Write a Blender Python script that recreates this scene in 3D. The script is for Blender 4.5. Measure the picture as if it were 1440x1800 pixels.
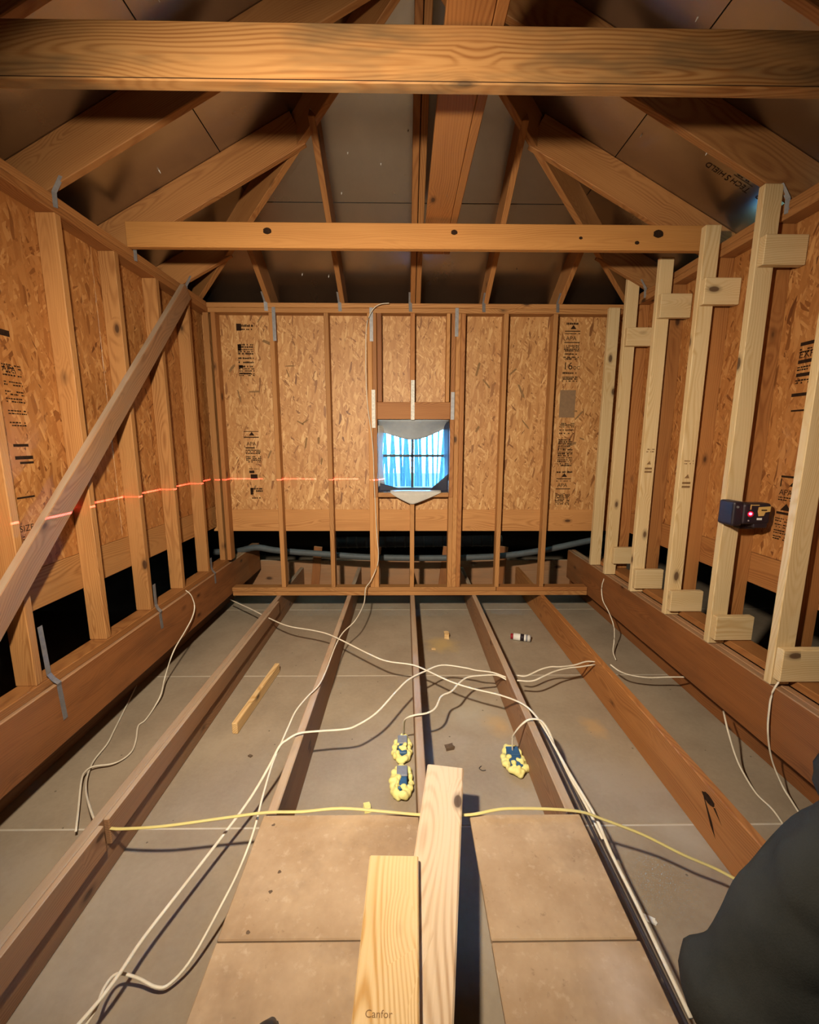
import bpy, bmesh, math, random
from mathutils import Vector, Matrix, Quaternion

for o in list(bpy.data.objects):
    bpy.data.objects.remove(o, do_unlink=True)
random.seed(7)
scene = bpy.context.scene
C = scene.collection

# ------------------------------------------------------------------ camera, light, exposure
# lengths are metres measured from the camera; at the end everything is lifted by EYE so that the floor board lies at z = 0
EYE = 1.615
PITCH, YAW, ROLL = math.radians(9.5), math.radians(0.65), math.radians(0.12)
cam_data = bpy.data.cameras.new('camera')
cam = bpy.data.objects.new('camera', cam_data)
C.objects.link(cam)
fw = Vector((math.sin(YAW) * math.cos(PITCH), math.cos(YAW) * math.cos(PITCH), -math.sin(PITCH)))
r0 = Vector((math.cos(YAW), -math.sin(YAW), 0))
u0 = r0.cross(fw)
rt = r0 * math.cos(ROLL) + u0 * math.sin(ROLL)
up = u0 * math.cos(ROLL) - r0 * math.sin(ROLL)
cam.matrix_world = Matrix(((rt.x, up.x, -fw.x, 0), (rt.y, up.y, -fw.y, 0), (rt.z, up.z, -fw.z, 0), (0, 0, 0, 1)))
cam_data.sensor_fit = 'HORIZONTAL'
cam_data.sensor_width = 36.0
cam_data.lens = 36.0 * 750.0 / 1440.0
cam_data.clip_start = 0.02
scene.camera = cam

SKY = (0.13, 0.50, 1.0)
world = bpy.data.worlds.new('sky')
scene.world = world
world.use_nodes = True
bg = world.node_tree.nodes['Background']
bg.inputs['Color'].default_value = SKY + (1,)
bg.inputs['Strength'].default_value = 36.0

LAMP_POS = Vector((-0.42, 0.42, 0.53))
LAMP_AIM = Vector((0.05, 3.5, -0.95))
LAMP_POWER = 46.0
LAMP_COLOR = (1.0, 0.84, 0.63)
LAMP_SPREAD = math.radians(135)

scene.cycles.max_bounces = 6
scene.cycles.diffuse_bounces = 2
scene.cycles.glossy_bounces = 3
scene.view_settings.view_transform = 'Standard'
scene.view_settings.look = 'None'
scene.view_settings.gamma = 1.0
scene.view_settings.use_curve_mapping = False
scene.view_settings.exposure = 0.88

# ------------------------------------------------------------------ materials
def new_mat(name):
    m = bpy.data.materials.new(name)
    m.use_nodes = True
    nt = m.node_tree
    return m, nt, nt.nodes['Principled BSDF']

class NB:
    """small node builder"""
    def __init__(self, nt):
        self.nt = nt
    def n(self, typ, **kw):
        nd = self.nt.nodes.new(typ)
        for k, v in kw.items():
            setattr(nd, k, v)
        return nd
    def link(self, a, b):
        self.nt.links.new(a, b)
    def val(self, inp, v):
        if hasattr(v, 'is_output') or isinstance(v, bpy.types.NodeSocket):
            self.link(v, inp)
        else:
            inp.default_value = v
    def math(self, op, a, b=0.0, clamp=False):
        nd = self.n('ShaderNodeMath', operation=op, use_clamp=clamp)
        self.val(nd.inputs[0], a); self.val(nd.inputs[1], b)
        return nd.outputs[0]
    def madd(self, a, k, c):
        nd = self.n('ShaderNodeMath', operation='MULTIPLY_ADD')
        self.val(nd.inputs[0], a); self.val(nd.inputs[1], k); self.val(nd.inputs[2], c)
        return nd.outputs[0]
    def vmath(self, op, a, b=(0, 0, 0)):
        nd = self.n('ShaderNodeVectorMath', operation=op)
        self.val(nd.inputs[0], a); self.val(nd.inputs[1], b)
        return nd.outputs[0]
    def mix(self, f, a, b, blend='MIX'):
        nd = self.n('ShaderNodeMix', data_type='RGBA', blend_type=blend)
        self.val(nd.inputs['Factor'], f)
        for s, v in (('A', a), ('B', b)):
            sock = [i for i in nd.inputs if i.name == s and i.type == 'RGBA'][0]
            if isinstance(v, tuple) and len(v) == 3:
                v = v + (1,)
            self.val(sock, v)
        return [o for o in nd.outputs if o.type == 'RGBA'][0]
    def ramp(self, f, stops):
        nd = self.n('ShaderNodeValToRGB')
        cr = nd.color_ramp
        while len(cr.elements) > 1:
            cr.elements.remove(cr.elements[-1])
        for i, (p, c) in enumerate(stops):
            e = cr.elements[0] if i == 0 else cr.elements.new(p)
            e.position = p
            e.color = (c + (1,)) if isinstance(c, tuple) else (c, c, c, 1)
        self.val(nd.inputs[0], f)
        return nd.outputs[0]
    def mapping(self, v, loc=(0, 0, 0), rot=(0, 0, 0), scale=(1, 1, 1)):
        nd = self.n('ShaderNodeMapping')
        self.val(nd.inputs['Vector'], v)
        self.val(nd.inputs['Location'], loc); self.val(nd.inputs['Rotation'], rot); self.val(nd.inputs['Scale'], scale)
        return nd.outputs[0]
    def noise(self, v, scale, detail=2, rough=0.5, dist=0.0):
        nd = self.n('ShaderNodeTexNoise')
        self.val(nd.inputs['Vector'], v)
        nd.inputs['Scale'].default_value = scale; nd.inputs['Detail'].default_value = detail
        nd.inputs['Roughness'].default_value = rough; nd.inputs['Distortion'].default_value = dist
        return nd
    def voro(self, v, scale, feature='F1', rnd=1.0):
        nd = self.n('ShaderNodeTexVoronoi', feature=feature)
        self.val(nd.inputs['Vector'], v)
        nd.inputs['Scale'].default_value = scale
        nd.inputs['Randomness'].default_value = rnd
        return nd

def objco(b):
    """object coordinates shifted by a random amount for every object"""
    tc = b.n('ShaderNodeTexCoord')
    oi = b.n('ShaderNodeObjectInfo')
    sh = b.math('MULTIPLY', oi.outputs['Random'], 61.0)
    cx = b.n('ShaderNodeCombineXYZ')
    b.link(sh, cx.inputs[0]); b.link(b.math('MULTIPLY', oi.outputs['Random'], 7.3), cx.inputs[1]); b.link(b.math('MULTIPLY', oi.outputs['Random'], 3.9), cx.inputs[2])
    return tc.outputs['Object'], b.vmath('ADD', tc.outputs['Object'], cx.outputs[0]), oi.outputs['Random']

def wood(name, light, dark, grain=0.75, knots=0.5, dirt=0.0, dirt_col=(0.16, 0.13, 0.10), rough=0.62, ring=26.0, vary=0.3, knot_col=(0.028, 0.010, 0.005), dust=0.0, dust_col=(0.42, 0.33, 0.24)):
    m, nt, bs = new_mat(name)
    b = NB(nt)
    raw, co, rnd = objco(b)
    # growth rings: distance from a pith that wanders along the board
    wob = b.noise(b.mapping(co, scale=(1.15, 2.5, 2.5)), 1.0, 1.2, 0.4)
    wv = b.vmath('SUBTRACT', wob.outputs['Color'], (0.5, 0.5, 0.5))
    wv = b.vmath('MULTIPLY', wv, (0.0, 0.20, 0.20))
    pv = b.mapping(raw, scale=(0.0, 1, 1))
    offs = b.n('ShaderNodeCombineXYZ')
    b.link(b.madd(rnd, 0.16, -0.08), offs.inputs[1])
    b.link(b.madd(b.math('FRACT', b.math('MULTIPLY', rnd, 17.3)), 0.20, -0.10), offs.inputs[2])
    pv = b.vmath('ADD', b.vmath('ADD', pv, offs.outputs[0]), (0.0, 0.025, 0.02))
    pv = b.vmath('ADD', pv, wv)
    ln = b.n('ShaderNodeVectorMath', operation='LENGTH')
    b.link(pv, ln.inputs[0])
    kv = b.voro(b.mapping(co, scale=(4.4, 9.0, 9.0)), 1.0)
    sep = b.n('ShaderNodeSeparateColor')
    b.link(kv.outputs['Color'], sep.inputs[0])
    on = b.math('GREATER_THAN', sep.outputs[0], 1 - knots)
    bend = b.math('MULTIPLY', b.math('MULTIPLY', b.ramp(kv.outputs['Distance'], [(0.0, 1.0), (0.5, 0.0)]), on), 0.03)
    rr_ = b.math('ADD', ln.outputs['Value'], bend)
    s = b.math('SINE', b.math('MULTIPLY', rr_, ring * 2 * math.pi * 4.2))
    s = b.madd(s, 0.5, 0.5)
    s = b.math('POWER', b.math('MAXIMUM', s, 0.0), 1.7)
    amp = b.noise(b.mapping(co, scale=(1.6, 14, 14)), 1.0, 0, 0.5).outputs['Fac']
    s = b.math('MULTIPLY', s, b.ramp(amp, [(0.3, 0.35), (0.65, 1.25)]))
    fine = b.noise(b.mapping(co, scale=(3, 160, 160)), 1.0, 1, 0.6).outputs['Fac']
    patch = b.noise(b.mapping(co, scale=(1.1, 6, 6)), 1.0, 2, 0.6).outputs['Fac']
    f = b.math('MULTIPLY', s, grain * 0.62)
    f = b.math('ADD', f, b.math('MULTIPLY', b.math('SUBTRACT', fine, 0.5), 0.55))
    f = b.math('ADD', f, b.math('MULTIPLY', b.math('SUBTRACT', patch, 0.45), 0.9), clamp=True)
    col = b.mix(f, light, dark)
    # knots
    kd = b.ramp(kv.outputs['Distance'], [(0.0, 1.0), (0.11, 0.95), (0.14, 0.45), (0.24, 0.0)])
    kf = b.math('MULTIPLY', kd, on)
    col = b.mix(b.math('MULTIPLY', kf, 0.9), col, knot_col)
    if dirt > 0:
        dn = b.noise(b.mapping(co, scale=(1.5, 7, 7)), 1.3, 3, 0.65).outputs['Fac']
        df = b.ramp(dn, [(0.45, 0.0), (0.63, 1.0)])
        col = b.mix(b.math('MULTIPLY', df, dirt), col, dirt_col)
    if dust > 0:                                     # dust lying on upward faces
        sz = b.n('ShaderNodeSeparateXYZ'); b.link(b.n('ShaderNodeNewGeometry').outputs['True Normal'], sz.inputs[0])
        up_f = b.math('GREATER_THAN', sz.outputs[2], 0.6)
        dn2 = b.noise(b.mapping(co, scale=(3, 20, 20)), 1.0, 2, 0.6).outputs['Fac']
        col = b.mix(b.math('MULTIPLY', b.math('MULTIPLY', up_f, b.ramp(dn2, [(0.25, 0.45), (0.6, 1.0)])), dust), col, dust_col)
    br = b.madd(b.math('FRACT', b.math('MULTIPLY', rnd, 9.7)), vary, 1 - vary / 2)
    hsv = b.n('ShaderNodeHueSaturation')
    b.link(br, hsv.inputs['Value']); b.link(col, hsv.inputs['Color'])
    b.link(hsv.outputs[0], bs.inputs['Base Color'])
    bs.inputs['Roughness'].default_value = rough
    bs.inputs['Specular IOR Level'].default_value = 0.3
    bp = b.n('ShaderNodeBump')
    bp.inputs['Strength'].default_value = 0.25; bp.inputs['Distance'].default_value = 0.0015
    b.link(fine, bp.inputs['Height']); b.link(bp.outputs[0], bs.inputs['Normal'])
    return m

def osb(name, axis, tint=(1, 1, 1)):
    """pressed strand board; axis = normal of the board"""
    m, nt, bs = new_mat(name)
    b = NB(nt)
    raw, co, rnd = objco(b)
    dn = b.noise(co, 5.0, 1, 0.5)
    co2 = b.vmath('ADD', co, b.vmath('MULTIPLY', b.vmath('SUBTRACT', dn.outputs['Color'], (0.5, 0.5, 0.5)), (0.05, 0.05, 0.05)))
    def layer(deg, sc, stretch, off):
        a = math.radians(deg)
        if axis == 'Y':
            v = b.mapping(co2, rot=(0, a, 0)); v = b.mapping(v, loc=(off, off, off), scale=(sc, sc * 0.8, sc / stretch))
        else:
            v = b.mapping(co2, rot=(a, 0, 0)); v = b.mapping(v, loc=(off, off, off), scale=(sc * 0.8, sc, sc / stretch))
        vo = b.voro(v, 1.0)
        sc_ = b.n('ShaderNodeSeparateColor'); b.link(vo.outputs['Color'], sc_.inputs[0])
        return sc_.outputs[0], sc_.outputs[1], vo.outputs['Distance']
    a1, p1, d1 = layer(10, 84, 5.5, 0.0)
    a2, p2, d2 = layer(-28, 80, 5.5, 3.1)
    a3, p3, d3 = layer(48, 86, 4.5, 7.7)
    a4, p4, d4 = layer(-6, 58, 5.5, 12.0)
    ramp = [(0.0, (0.16, 0.06, 0.016)), (0.045, (0.28, 0.12, 0.034)), (0.12, (0.40, 0.19, 0.062)), (0.5, (0.47, 0.24, 0.083)), (0.8, (0.53, 0.29, 0.11)), (1.0, (0.66, 0.41, 0.18))]
    c1, c2, c3, c4 = (b.ramp(a, ramp) for a in (a1, a2, a3, a4))
    col = b.mix(b.math('GREATER_THAN', p2, 0.55), c1, c2)
    col = b.mix(b.math('GREATER_THAN', p3, 0.72), col, c3)
    col = b.mix(b.math('GREATER_THAN', p4, 0.70), col, c4)
    pt = b.noise(co, 2.2, 2, 0.6).outputs['Fac']
    col = b.mix(b.ramp(pt, [(0.35, 0.0), (0.75, 0.45)]), col, (0.34, 0.15, 0.045))
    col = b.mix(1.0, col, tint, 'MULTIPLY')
    b.link(col, bs.inputs['Base Color'])
    bs.inputs['Roughness'].default_value = 0.55
    bp = b.n('ShaderNodeBump'); bp.inputs['Strength'].default_value = 0.3; bp.inputs['Distance'].default_value = 0.003
    b.link(b.noise(b.mapping(co, scale=(60, 60, 14)), 1.0, 1, 0.5).outputs['Fac'], bp.inputs['Height']); b.link(bp.outputs[0], bs.inputs['Normal'])
    return m

def speckle(name, base, spots, scale=6.0, amount=0.5, rough=0.9, metallic=0.0, bump=0.0, fine=90.0, fine_amt=0.25, spec=0.3, vary=0.0):
    m, nt, bs = new_mat(name)
    b = NB(nt)
    raw, co, rnd = objco(b)
    n1 = b.noise(co, scale, 3, 0.62).outputs['Fac']
    n2 = b.noise(co, fine, 1, 0.6).outputs['Fac']
    f = b.math('ADD', b.ramp(n1, [(0.36, 0.0), (0.66, amount)]), b.math('MULTIPLY', b.math('SUBTRACT', n2, 0.5), fine_amt), clamp=True)
    col = b.mix(f, base, spots)
    if vary:
        hsv = b.n('ShaderNodeHueSaturation')
        br = b.madd(rnd, vary, 1 - vary / 2)
        b.link(br, hsv.inputs['Value']); b.link(col, hsv.inputs['Color']); col = hsv.outputs[0]
    b.link(col, bs.inputs['Base Color'])
    bs.inputs['Roughness'].default_value = rough
    bs.inputs['Metallic'].default_value = metallic
    bs.inputs['Specular IOR Level'].default_value = spec
    if bump:
        bp = b.n('ShaderNodeBump'); bp.inputs['Strength'].default_value = bump; bp.inputs['Distance'].default_value = 0.004
        b.link(n2, bp.inputs['Height']); b.link(bp.outputs[0], bs.inputs['Normal'])
    return m

def emit(name, col, strength):
    m, nt, bs = new_mat(name)
    bs.inputs['Base Color'].default_value = col + (1,)
    bs.inputs['Emission Color'].default_value = col + (1,)
    bs.inputs['Emission Strength'].default_value = strength
    b = NB(nt)
    n = b.noise(b.n('ShaderNodeTexCoord').outputs['Object'], 30, 2).outputs['Fac']
    b.link(b.madd(n, 0.1, 0.4), bs.inputs['Roughness'])
    m.cycles.emission_sampling = 'NONE'
    return m

def foil_mat():
    m, nt, bs = new_mat('radiant_foil')
    b = NB(nt)
    raw, co, rnd = objco(b)
    n1 = b.noise(co, 3.0, 4, 0.6).outputs['Fac']
    n2 = b.noise(co, 38.0, 3, 0.6).outputs['Fac']
    b.link(b.mix(n1, (0.50, 0.47, 0.44), (0.34, 0.32, 0.31)), bs.inputs['Base Color'])
    bs.inputs['Metallic'].default_value = 1.0
    b.link(b.madd(n1, 0.10, 0.24), bs.inputs['Roughness'])
    bp = b.n('ShaderNodeBump'); bp.inputs['Strength'].default_value = 0.10; bp.inputs['Distance'].default_value = 0.004
    b.link(b.math('ADD', b.math('MULTIPLY', n1, 1.5), b.math('MULTIPLY', n2, 0.25)), bp.inputs['Height']); b.link(bp.outputs[0], bs.inputs['Normal'])
    return m

def glass_mat():
    m, nt, bs = new_mat('window_glass')
    b = NB(nt)
    out = nt.nodes['Material Output']
    tr = b.n('ShaderNodeBsdfTransparent'); tr.inputs[0].default_value = (0.93, 0.97, 1, 1)
    gl = b.n('ShaderNodeBsdfGlossy'); gl.inputs['Roughness'].default_value = 0.03
    fr = b.n('ShaderNodeFresnel'); fr.inputs[0].default_value = 1.45
    n = b.noise(b.n('ShaderNodeTexCoord').outputs['Object'], 4, 2)
    bp = b.n('ShaderNodeBump'); bp.inputs['Strength'].default_value = 0.02
    b.link(n.outputs['Fac'], bp.inputs['Height']); b.link(bp.outputs[0], gl.inputs['Normal'])
    mx = b.n('ShaderNodeMixShader')
    b.link(fr.outputs[0], mx.inputs[0]); b.link(tr.outputs[0], mx.inputs[1]); b.link(gl.outputs[0], mx.inputs[2])
    b.link(mx.outputs[0], out.inputs['Surface'])
    return m

def ply_mat(name, smear=None):
    m, nt, bs = new_mat(name)
    b = NB(nt)
    raw, co, rnd = objco(b)
    n1 = b.noise(co, 4.5, 5, 0.65).outputs['Fac']
    n2 = b.noise(co, 34.0, 4, 0.65).outputs['Fac']
    n3 = b.noise(b.mapping(co, loc=(4, 2, 9)), 2.4, 5, 0.7).outputs['Fac']
    col = b.mix(b.ramp(n1, [(0.35, 0.0), (0.65, 1.0)]), (0.44, 0.315, 0.20), (0.33, 0.22, 0.13))
    col = b.mix(b.ramp(n3, [(0.50, 0.0), (0.72, 0.75)]), col, (0.20, 0.135, 0.088))
    col = b.mix(b.ramp(n2, [(0.58, 0.0), (0.74, 0.5)]), col, (0.54, 0.42, 0.30))
    col = b.mix(b.ramp(n2, [(0.24, 0.5), (0.36, 0.0)]), col, (0.15, 0.095, 0.06))
    if smear:
        d = b.n('ShaderNodeVectorMath', operation='DISTANCE')
        b.link(b.vmath('MULTIPLY', raw, (1.0, 0.62, 0.0)), d.inputs[0]); d.inputs[1].default_value = (smear[0], smear[1] * 0.62, 0)
        mk = b.math('ADD', b.ramp(d.outputs['Value'], [(0.0, 1.0), (0.14, 0.0)]), b.math('MULTIPLY', b.math('SUBTRACT', n1, 0.55), 2.2), clamp=True)
        mk = b.math('MULTIPLY', mk, b.ramp(d.outputs['Value'], [(0.06, 1.0), (0.16, 0.0)]))
        col = b.mix(b.math('MULTIPLY', mk, 0.85), col, (0.56, 0.45, 0.36))
    b.link(col, bs.inputs['Base Color'])
    bs.inputs['Roughness'].default_value = 0.9
    bs.inputs['Specular IOR Level'].default_value = 0.2
    bp = b.n('ShaderNodeBump'); bp.inputs['Strength'].default_value = 0.15; bp.inputs['Distance'].default_value = 0.003
    b.link(n2, bp.inputs['Height']); b.link(bp.outputs[0], bs.inputs['Normal'])
    return m

def drywall_mat():
    m, nt, bs = new_mat('drywall_paper')
    b = NB(nt)
    raw, co, rnd = objco(b)
    pos = b.n('ShaderNodeNewGeometry').outputs['Position']
    n1 = b.noise(co, 2.2, 4, 0.62).outputs['Fac']
    n2 = b.noise(co, 48.0, 2, 0.65).outputs['Fac']
    n3 = b.noise(pos, 7.0, 2, 0.6)
    f = b.math('ADD', b.ramp(n1, [(0.36, 0.0), (0.66, 0.75)]), b.math('MULTIPLY', b.math('SUBTRACT', n2, 0.5), 0.65), clamp=True)
    col = b.mix(f, (0.345, 0.28, 0.205), (0.25, 0.195, 0.14))
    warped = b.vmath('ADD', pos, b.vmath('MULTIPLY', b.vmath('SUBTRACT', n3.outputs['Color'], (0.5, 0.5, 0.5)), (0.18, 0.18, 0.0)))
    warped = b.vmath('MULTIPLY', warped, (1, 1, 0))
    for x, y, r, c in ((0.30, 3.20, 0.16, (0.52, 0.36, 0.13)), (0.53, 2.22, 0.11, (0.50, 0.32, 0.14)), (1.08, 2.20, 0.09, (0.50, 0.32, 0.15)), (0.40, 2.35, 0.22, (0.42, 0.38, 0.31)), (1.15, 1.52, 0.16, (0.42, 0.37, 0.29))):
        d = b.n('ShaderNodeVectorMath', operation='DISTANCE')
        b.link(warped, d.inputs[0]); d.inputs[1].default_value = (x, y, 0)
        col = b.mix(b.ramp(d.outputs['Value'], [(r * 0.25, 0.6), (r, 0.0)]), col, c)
    sp = b.voro(co, 9.0)
    col = b.mix(b.math('MULTIPLY', b.math('LESS_THAN', sp.outputs['Distance'], 0.045), 0.75), col, (0.10, 0.08, 0.055))
    b.link(col, bs.inputs['Base Color'])
    bs.inputs['Roughness'].default_value = 0.95
    bs.inputs['Specular IOR Level'].default_value = 0.2
    bp = b.n('ShaderNodeBump'); bp.inputs['Strength'].default_value = 0.08; bp.inputs['Distance'].default_value = 0.004
    b.link(n2, bp.inputs['Height']); b.link(bp.outputs[0], bs.inputs['Normal'])
    return m

M = {}
M['stud'] = wood('framing_pine', (0.43, 0.21, 0.072), (0.23, 0.088, 0.024), knots=0.25)
M['stud_red'] = wood('framing_pine_red', (0.36, 0.155, 0.048), (0.19, 0.064, 0.017), knots=0.25)
M['pale'] = wood('fresh_pine', (0.66, 0.50, 0.28), (0.50, 0.32, 0.13), grain=0.8, knots=0.4, vary=0.18, knot_col=(0.06, 0.022, 0.010))
M['tie'] = wood('tie_pine', (0.50, 0.235, 0.068), (0.32, 0.125, 0.03), grain=0.5, knots=0.0, vary=0.1)
M['tie_near'] = wood('tie_pine_stained', (0.44, 0.225, 0.078), (0.24, 0.09, 0.022), grain=1.0, knots=0.2, dirt=0.8, dirt_col=(0.15, 0.09, 0.04), vary=0.05, ring=25)
M['rafter'] = wood('rafter_pine', (0.38, 0.175, 0.058), (0.20, 0.07, 0.02), knots=0.3)
M['joist'] = wood('joist_pine', (0.33, 0.175, 0.088), (0.17, 0.075, 0.034), knots=0.32, dirt=0.45, dirt_col=(0.22, 0.14, 0.085), vary=0.2, dust=0.75)
M['girder'] = wood('girder_pine', (0.29, 0.112, 0.036), (0.15, 0.052, 0.016), grain=0.6, knots=0.28, dirt=0.3, dirt_col=(0.10, 0.042, 0.018), vary=0.15, dust=0.6, dust_col=(0.42, 0.28, 0.165))
M['lumber'] = wood('fresh_lumber', (0.70, 0.50, 0.26), (0.50, 0.28, 0.09), grain=1.15, knots=0.25, vary=0.12, ring=22)
M['lumber_grey'] = wood('pale_lumber', (0.64, 0.49, 0.33), (0.42, 0.27, 0.15), grain=1.1, knots=0.2, vary=0.1, ring=22)
M['osb_y'] = osb('strand_board_end', 'Y')
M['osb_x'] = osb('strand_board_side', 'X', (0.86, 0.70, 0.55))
M['foil'] = foil_mat()
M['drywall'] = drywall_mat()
M['tape'] = speckle('joint_tape', (0.55, 0.50, 0.42), (0.42, 0.37, 0.30), 9, 0.5)
M['plywood'] = ply_mat('dusty_plywood')
M['plywood_smeared'] = ply_mat('dusty_plywood_smeared', (0.10, 0.94))
M['black_lining'] = speckle('void_lining_black', (0.03, 0.03, 0.03), (0.02, 0.02, 0.02), 8, 0.5, 0.95)  # near black so that the enclosed voids stay dark
M['galv'] = speckle('galvanised_steel', (0.30, 0.30, 0.31), (0.18, 0.18, 0.20), 40, 0.6, 0.5, 0.5, fine=200)
M['galv_bright'] = speckle('bright_strap_steel', (0.60, 0.59, 0.54), (0.34, 0.34, 0.32), 60, 0.7, 0.55, 0.15, fine=220, fine_amt=0.8)
M['cable'] = speckle('cable_sheath_white', (0.74, 0.68, 0.56), (0.56, 0.50, 0.40), 14, 0.6, 0.5)
M['cable_yellow'] = speckle('cable_sheath_yellow', (0.64, 0.55, 0.21), (0.52, 0.45, 0.22), 9, 0.6, 0.5)
M['cable_black'] = speckle('cable_sheath_black', (0.03, 0.025, 0.03), (0.06, 0.05, 0.05), 14, 0.5, 0.5)
M['foam'] = speckle('spray_foam', (0.80, 0.74, 0.30), (0.66, 0.58, 0.18), 30, 0.6, 0.7, bump=0.3)
M['bluebox'] = speckle('blue_plastic', (0.03, 0.10, 0.22), (0.02, 0.06, 0.14), 30, 0.5, 0.5)
M['greybox'] = speckle('grey_plastic', (0.22, 0.23, 0.27), (0.15, 0.16, 0.19), 30, 0.5, 0.5)
M['duct'] = speckle('grey_conduit', (0.075, 0.085, 0.09), (0.05, 0.055, 0.06), 18, 0.5, 0.6)
M['ink'] = speckle('print_ink', (0.020, 0.010, 0.006), (0.04, 0.02, 0.010), 60, 0.6, 0.9, spec=0.1)
M['ink_soft'] = speckle('print_ink_faded', (0.20, 0.11, 0.045), (0.28, 0.16, 0.07), 60, 0.6, 0.8)
M['ink_grey'] = speckle('print_grey_patch', (0.20, 0.125, 0.07), (0.26, 0.16, 0.085), 40, 0.6, 0.8)
M['black'] = speckle('black_plastic', (0.018, 0.012, 0.018), (0.03, 0.02, 0.025), 40, 0.5, 0.45)
M['tool_yellow'] = speckle('tool_yellow', (0.62, 0.40, 0.13), (0.52, 0.32, 0.10), 30, 0.4, 0.5)
M['white'] = speckle('white_paint', (0.78, 0.77, 0.74), (0.66, 0.65, 0.62), 30, 0.4, 0.5)
M['red'] = speckle('red_plastic', (0.30, 0.02, 0.03), (0.22, 0.015, 0.02), 30, 0.4, 0.5)
M['laser'] = emit('laser_glow', (1.0, 0.02, 0.10), 22.0)
M['lamp_glow'] = emit('lamp_lens_glow', LAMP_COLOR, 8.0)
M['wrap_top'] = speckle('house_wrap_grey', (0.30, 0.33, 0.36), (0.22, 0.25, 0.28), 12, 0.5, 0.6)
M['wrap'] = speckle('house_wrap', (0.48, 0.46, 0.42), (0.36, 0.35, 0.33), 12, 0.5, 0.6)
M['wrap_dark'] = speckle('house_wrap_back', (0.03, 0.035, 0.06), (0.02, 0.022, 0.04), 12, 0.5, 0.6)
M['vinyl'] = speckle('window_vinyl', (0.02, 0.03, 0.05), (0.015, 0.022, 0.04), 20, 0.3, 0.5)
M['glass'] = glass_mat()
M['bark'] = speckle('tree_bark', (0.045, 0.05, 0.05), (0.025, 0.03, 0.03), 8, 0.6, 0.95)
M['grass'] = speckle('ground_cover', (0.05, 0.09, 0.05), (0.03, 0.06, 0.03), 2, 0.6, 0.95)
M['shingle'] = speckle('roof_shingle', (0.06, 0.06, 0.06), (0.04, 0.04, 0.045), 12, 0.6, 0.95)
M['dirt'] = speckle('dirt_clump', (0.13, 0.085, 0.055), (0.08, 0.05, 0.03), 60, 0.6, 0.95)
M['jacket'] = speckle('dark_fleece', (0.042, 0.044, 0.041), (0.026, 0.028, 0.026), 9, 0.7, 0.95, fine=300, fine_amt=0.5, bump=0.2, spec=0.1)
M['denim'] = speckle('dark_trousers', (0.04, 0.045, 0.055), (0.03, 0.034, 0.04), 9, 0.6, 0.95, fine=300, fine_amt=0.4)
M['skin'] = speckle('skin', (0.52, 0.31, 0.22), (0.46, 0.26, 0.18), 18, 0.4, 0.55)
M['leather'] = speckle('black_shoe_leather', (0.012, 0.011, 0.012), (0.02, 0.018, 0.018), 30, 0.5, 0.4)
M['rubber'] = speckle('black_rubber', (0.02, 0.02, 0.02), (0.03, 0.03, 0.03), 30, 0.5, 0.8)

# ------------------------------------------------------------------ builders
WORLD = {}                                # world matrix of every object, before the final lift

def link(o, parent=None, mw=None):
    C.objects.link(o)
    mw = mw if mw is not None else Matrix()
    if parent is not None:
        o.parent = parent
        o.matrix_parent_inverse = WORLD[parent.name].inverted()
    o.matrix_basis = mw
    WORLD[o.name] = mw
    return o

def tag(o, label=None, cat=None, group=None, kind=None):
    if label: o['label'] = label
    if cat: o['category'] = cat
    if group: o['group'] = group
    if kind: o['kind'] = kind
    return o

def empty(name, loc=(0, 0, 0), parent=None):
    o = bpy.data.objects.new(name, None)
    o.empty_display_size = 0.1
    return link(o, parent, Matrix.Translation(Vector(loc)))

def mesh_obj(name, verts, faces, mat, parent=None, mw=None, smooth=False, mats=None, idx=None):
    me = bpy.data.meshes.new(name)
    me.from_pydata([tuple(v) for v in verts], [], faces)
    for mm in (mats or [mat]):
        me.materials.append(mm)
    if idx:
        for p, i in zip(me.polygons, idx):
            p.material_index = i
    if smooth:
        for p in me.polygons:
            p.use_smooth = True
    me.update()
    return link(bpy.data.objects.new(name, me), parent, mw)

def bm_obj(name, bm, mat, parent=None, mw=None, smooth=False):
    me = bpy.data.meshes.new(name)
    bm.to_mesh(me); bm.free()
    me.materials.append(mat)
    if smooth:
        for p in me.polygons:
            p.use_smooth = True
    return link(bpy.data.objects.new(name, me), parent, mw)

_box_cache = {}
def box_mesh(l, t, w, mat, ch=0.003):
    key = (round(l, 4), round(t, 4), round(w, 4), mat.name, ch)
    if key in _box_cache:
        return _box_cache[key]
    bm = bmesh.new()
    bmesh.ops.create_cube(bm, size=1.0)
    bmesh.ops.scale(bm, vec=(l, t, w), verts=bm.verts)
    if ch:
        bmesh.ops.bevel(bm, geom=list(bm.edges), offset=min(ch, 0.4 * min(l, t, w)), segments=1, affect='EDGES')
    me = bpy.data.meshes.new('board')
    bm.to_mesh(me); bm.free()
    me.materials.append(mat)
    _box_cache[key] = me
    return me

def board(name, p0, p1, t, w, mat, parent=None, upv=(0, 0, 1), ch=0.003):
    """a plank from p0 to p1 (centre line); w = depth along upv, t = thickness across"""
    p0, p1 = Vector(p0), Vector(p1)
    x = (p1 - p0); L = x.length; x.normalize()
    z = Vector(upv); z = (z - x * z.dot(x)).normalized()
    y = z.cross(x)
    mid = (p0 + p1) / 2
    mw = Matrix(((x.x, y.x, z.x, mid.x), (x.y, y.y, z.y, mid.y), (x.z, y.z, z.z, mid.z), (0, 0, 0, 1)))
    o = bpy.data.objects.new(name, box_mesh(L, t, w, mat, ch))
    return link(o, parent, mw)

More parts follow.
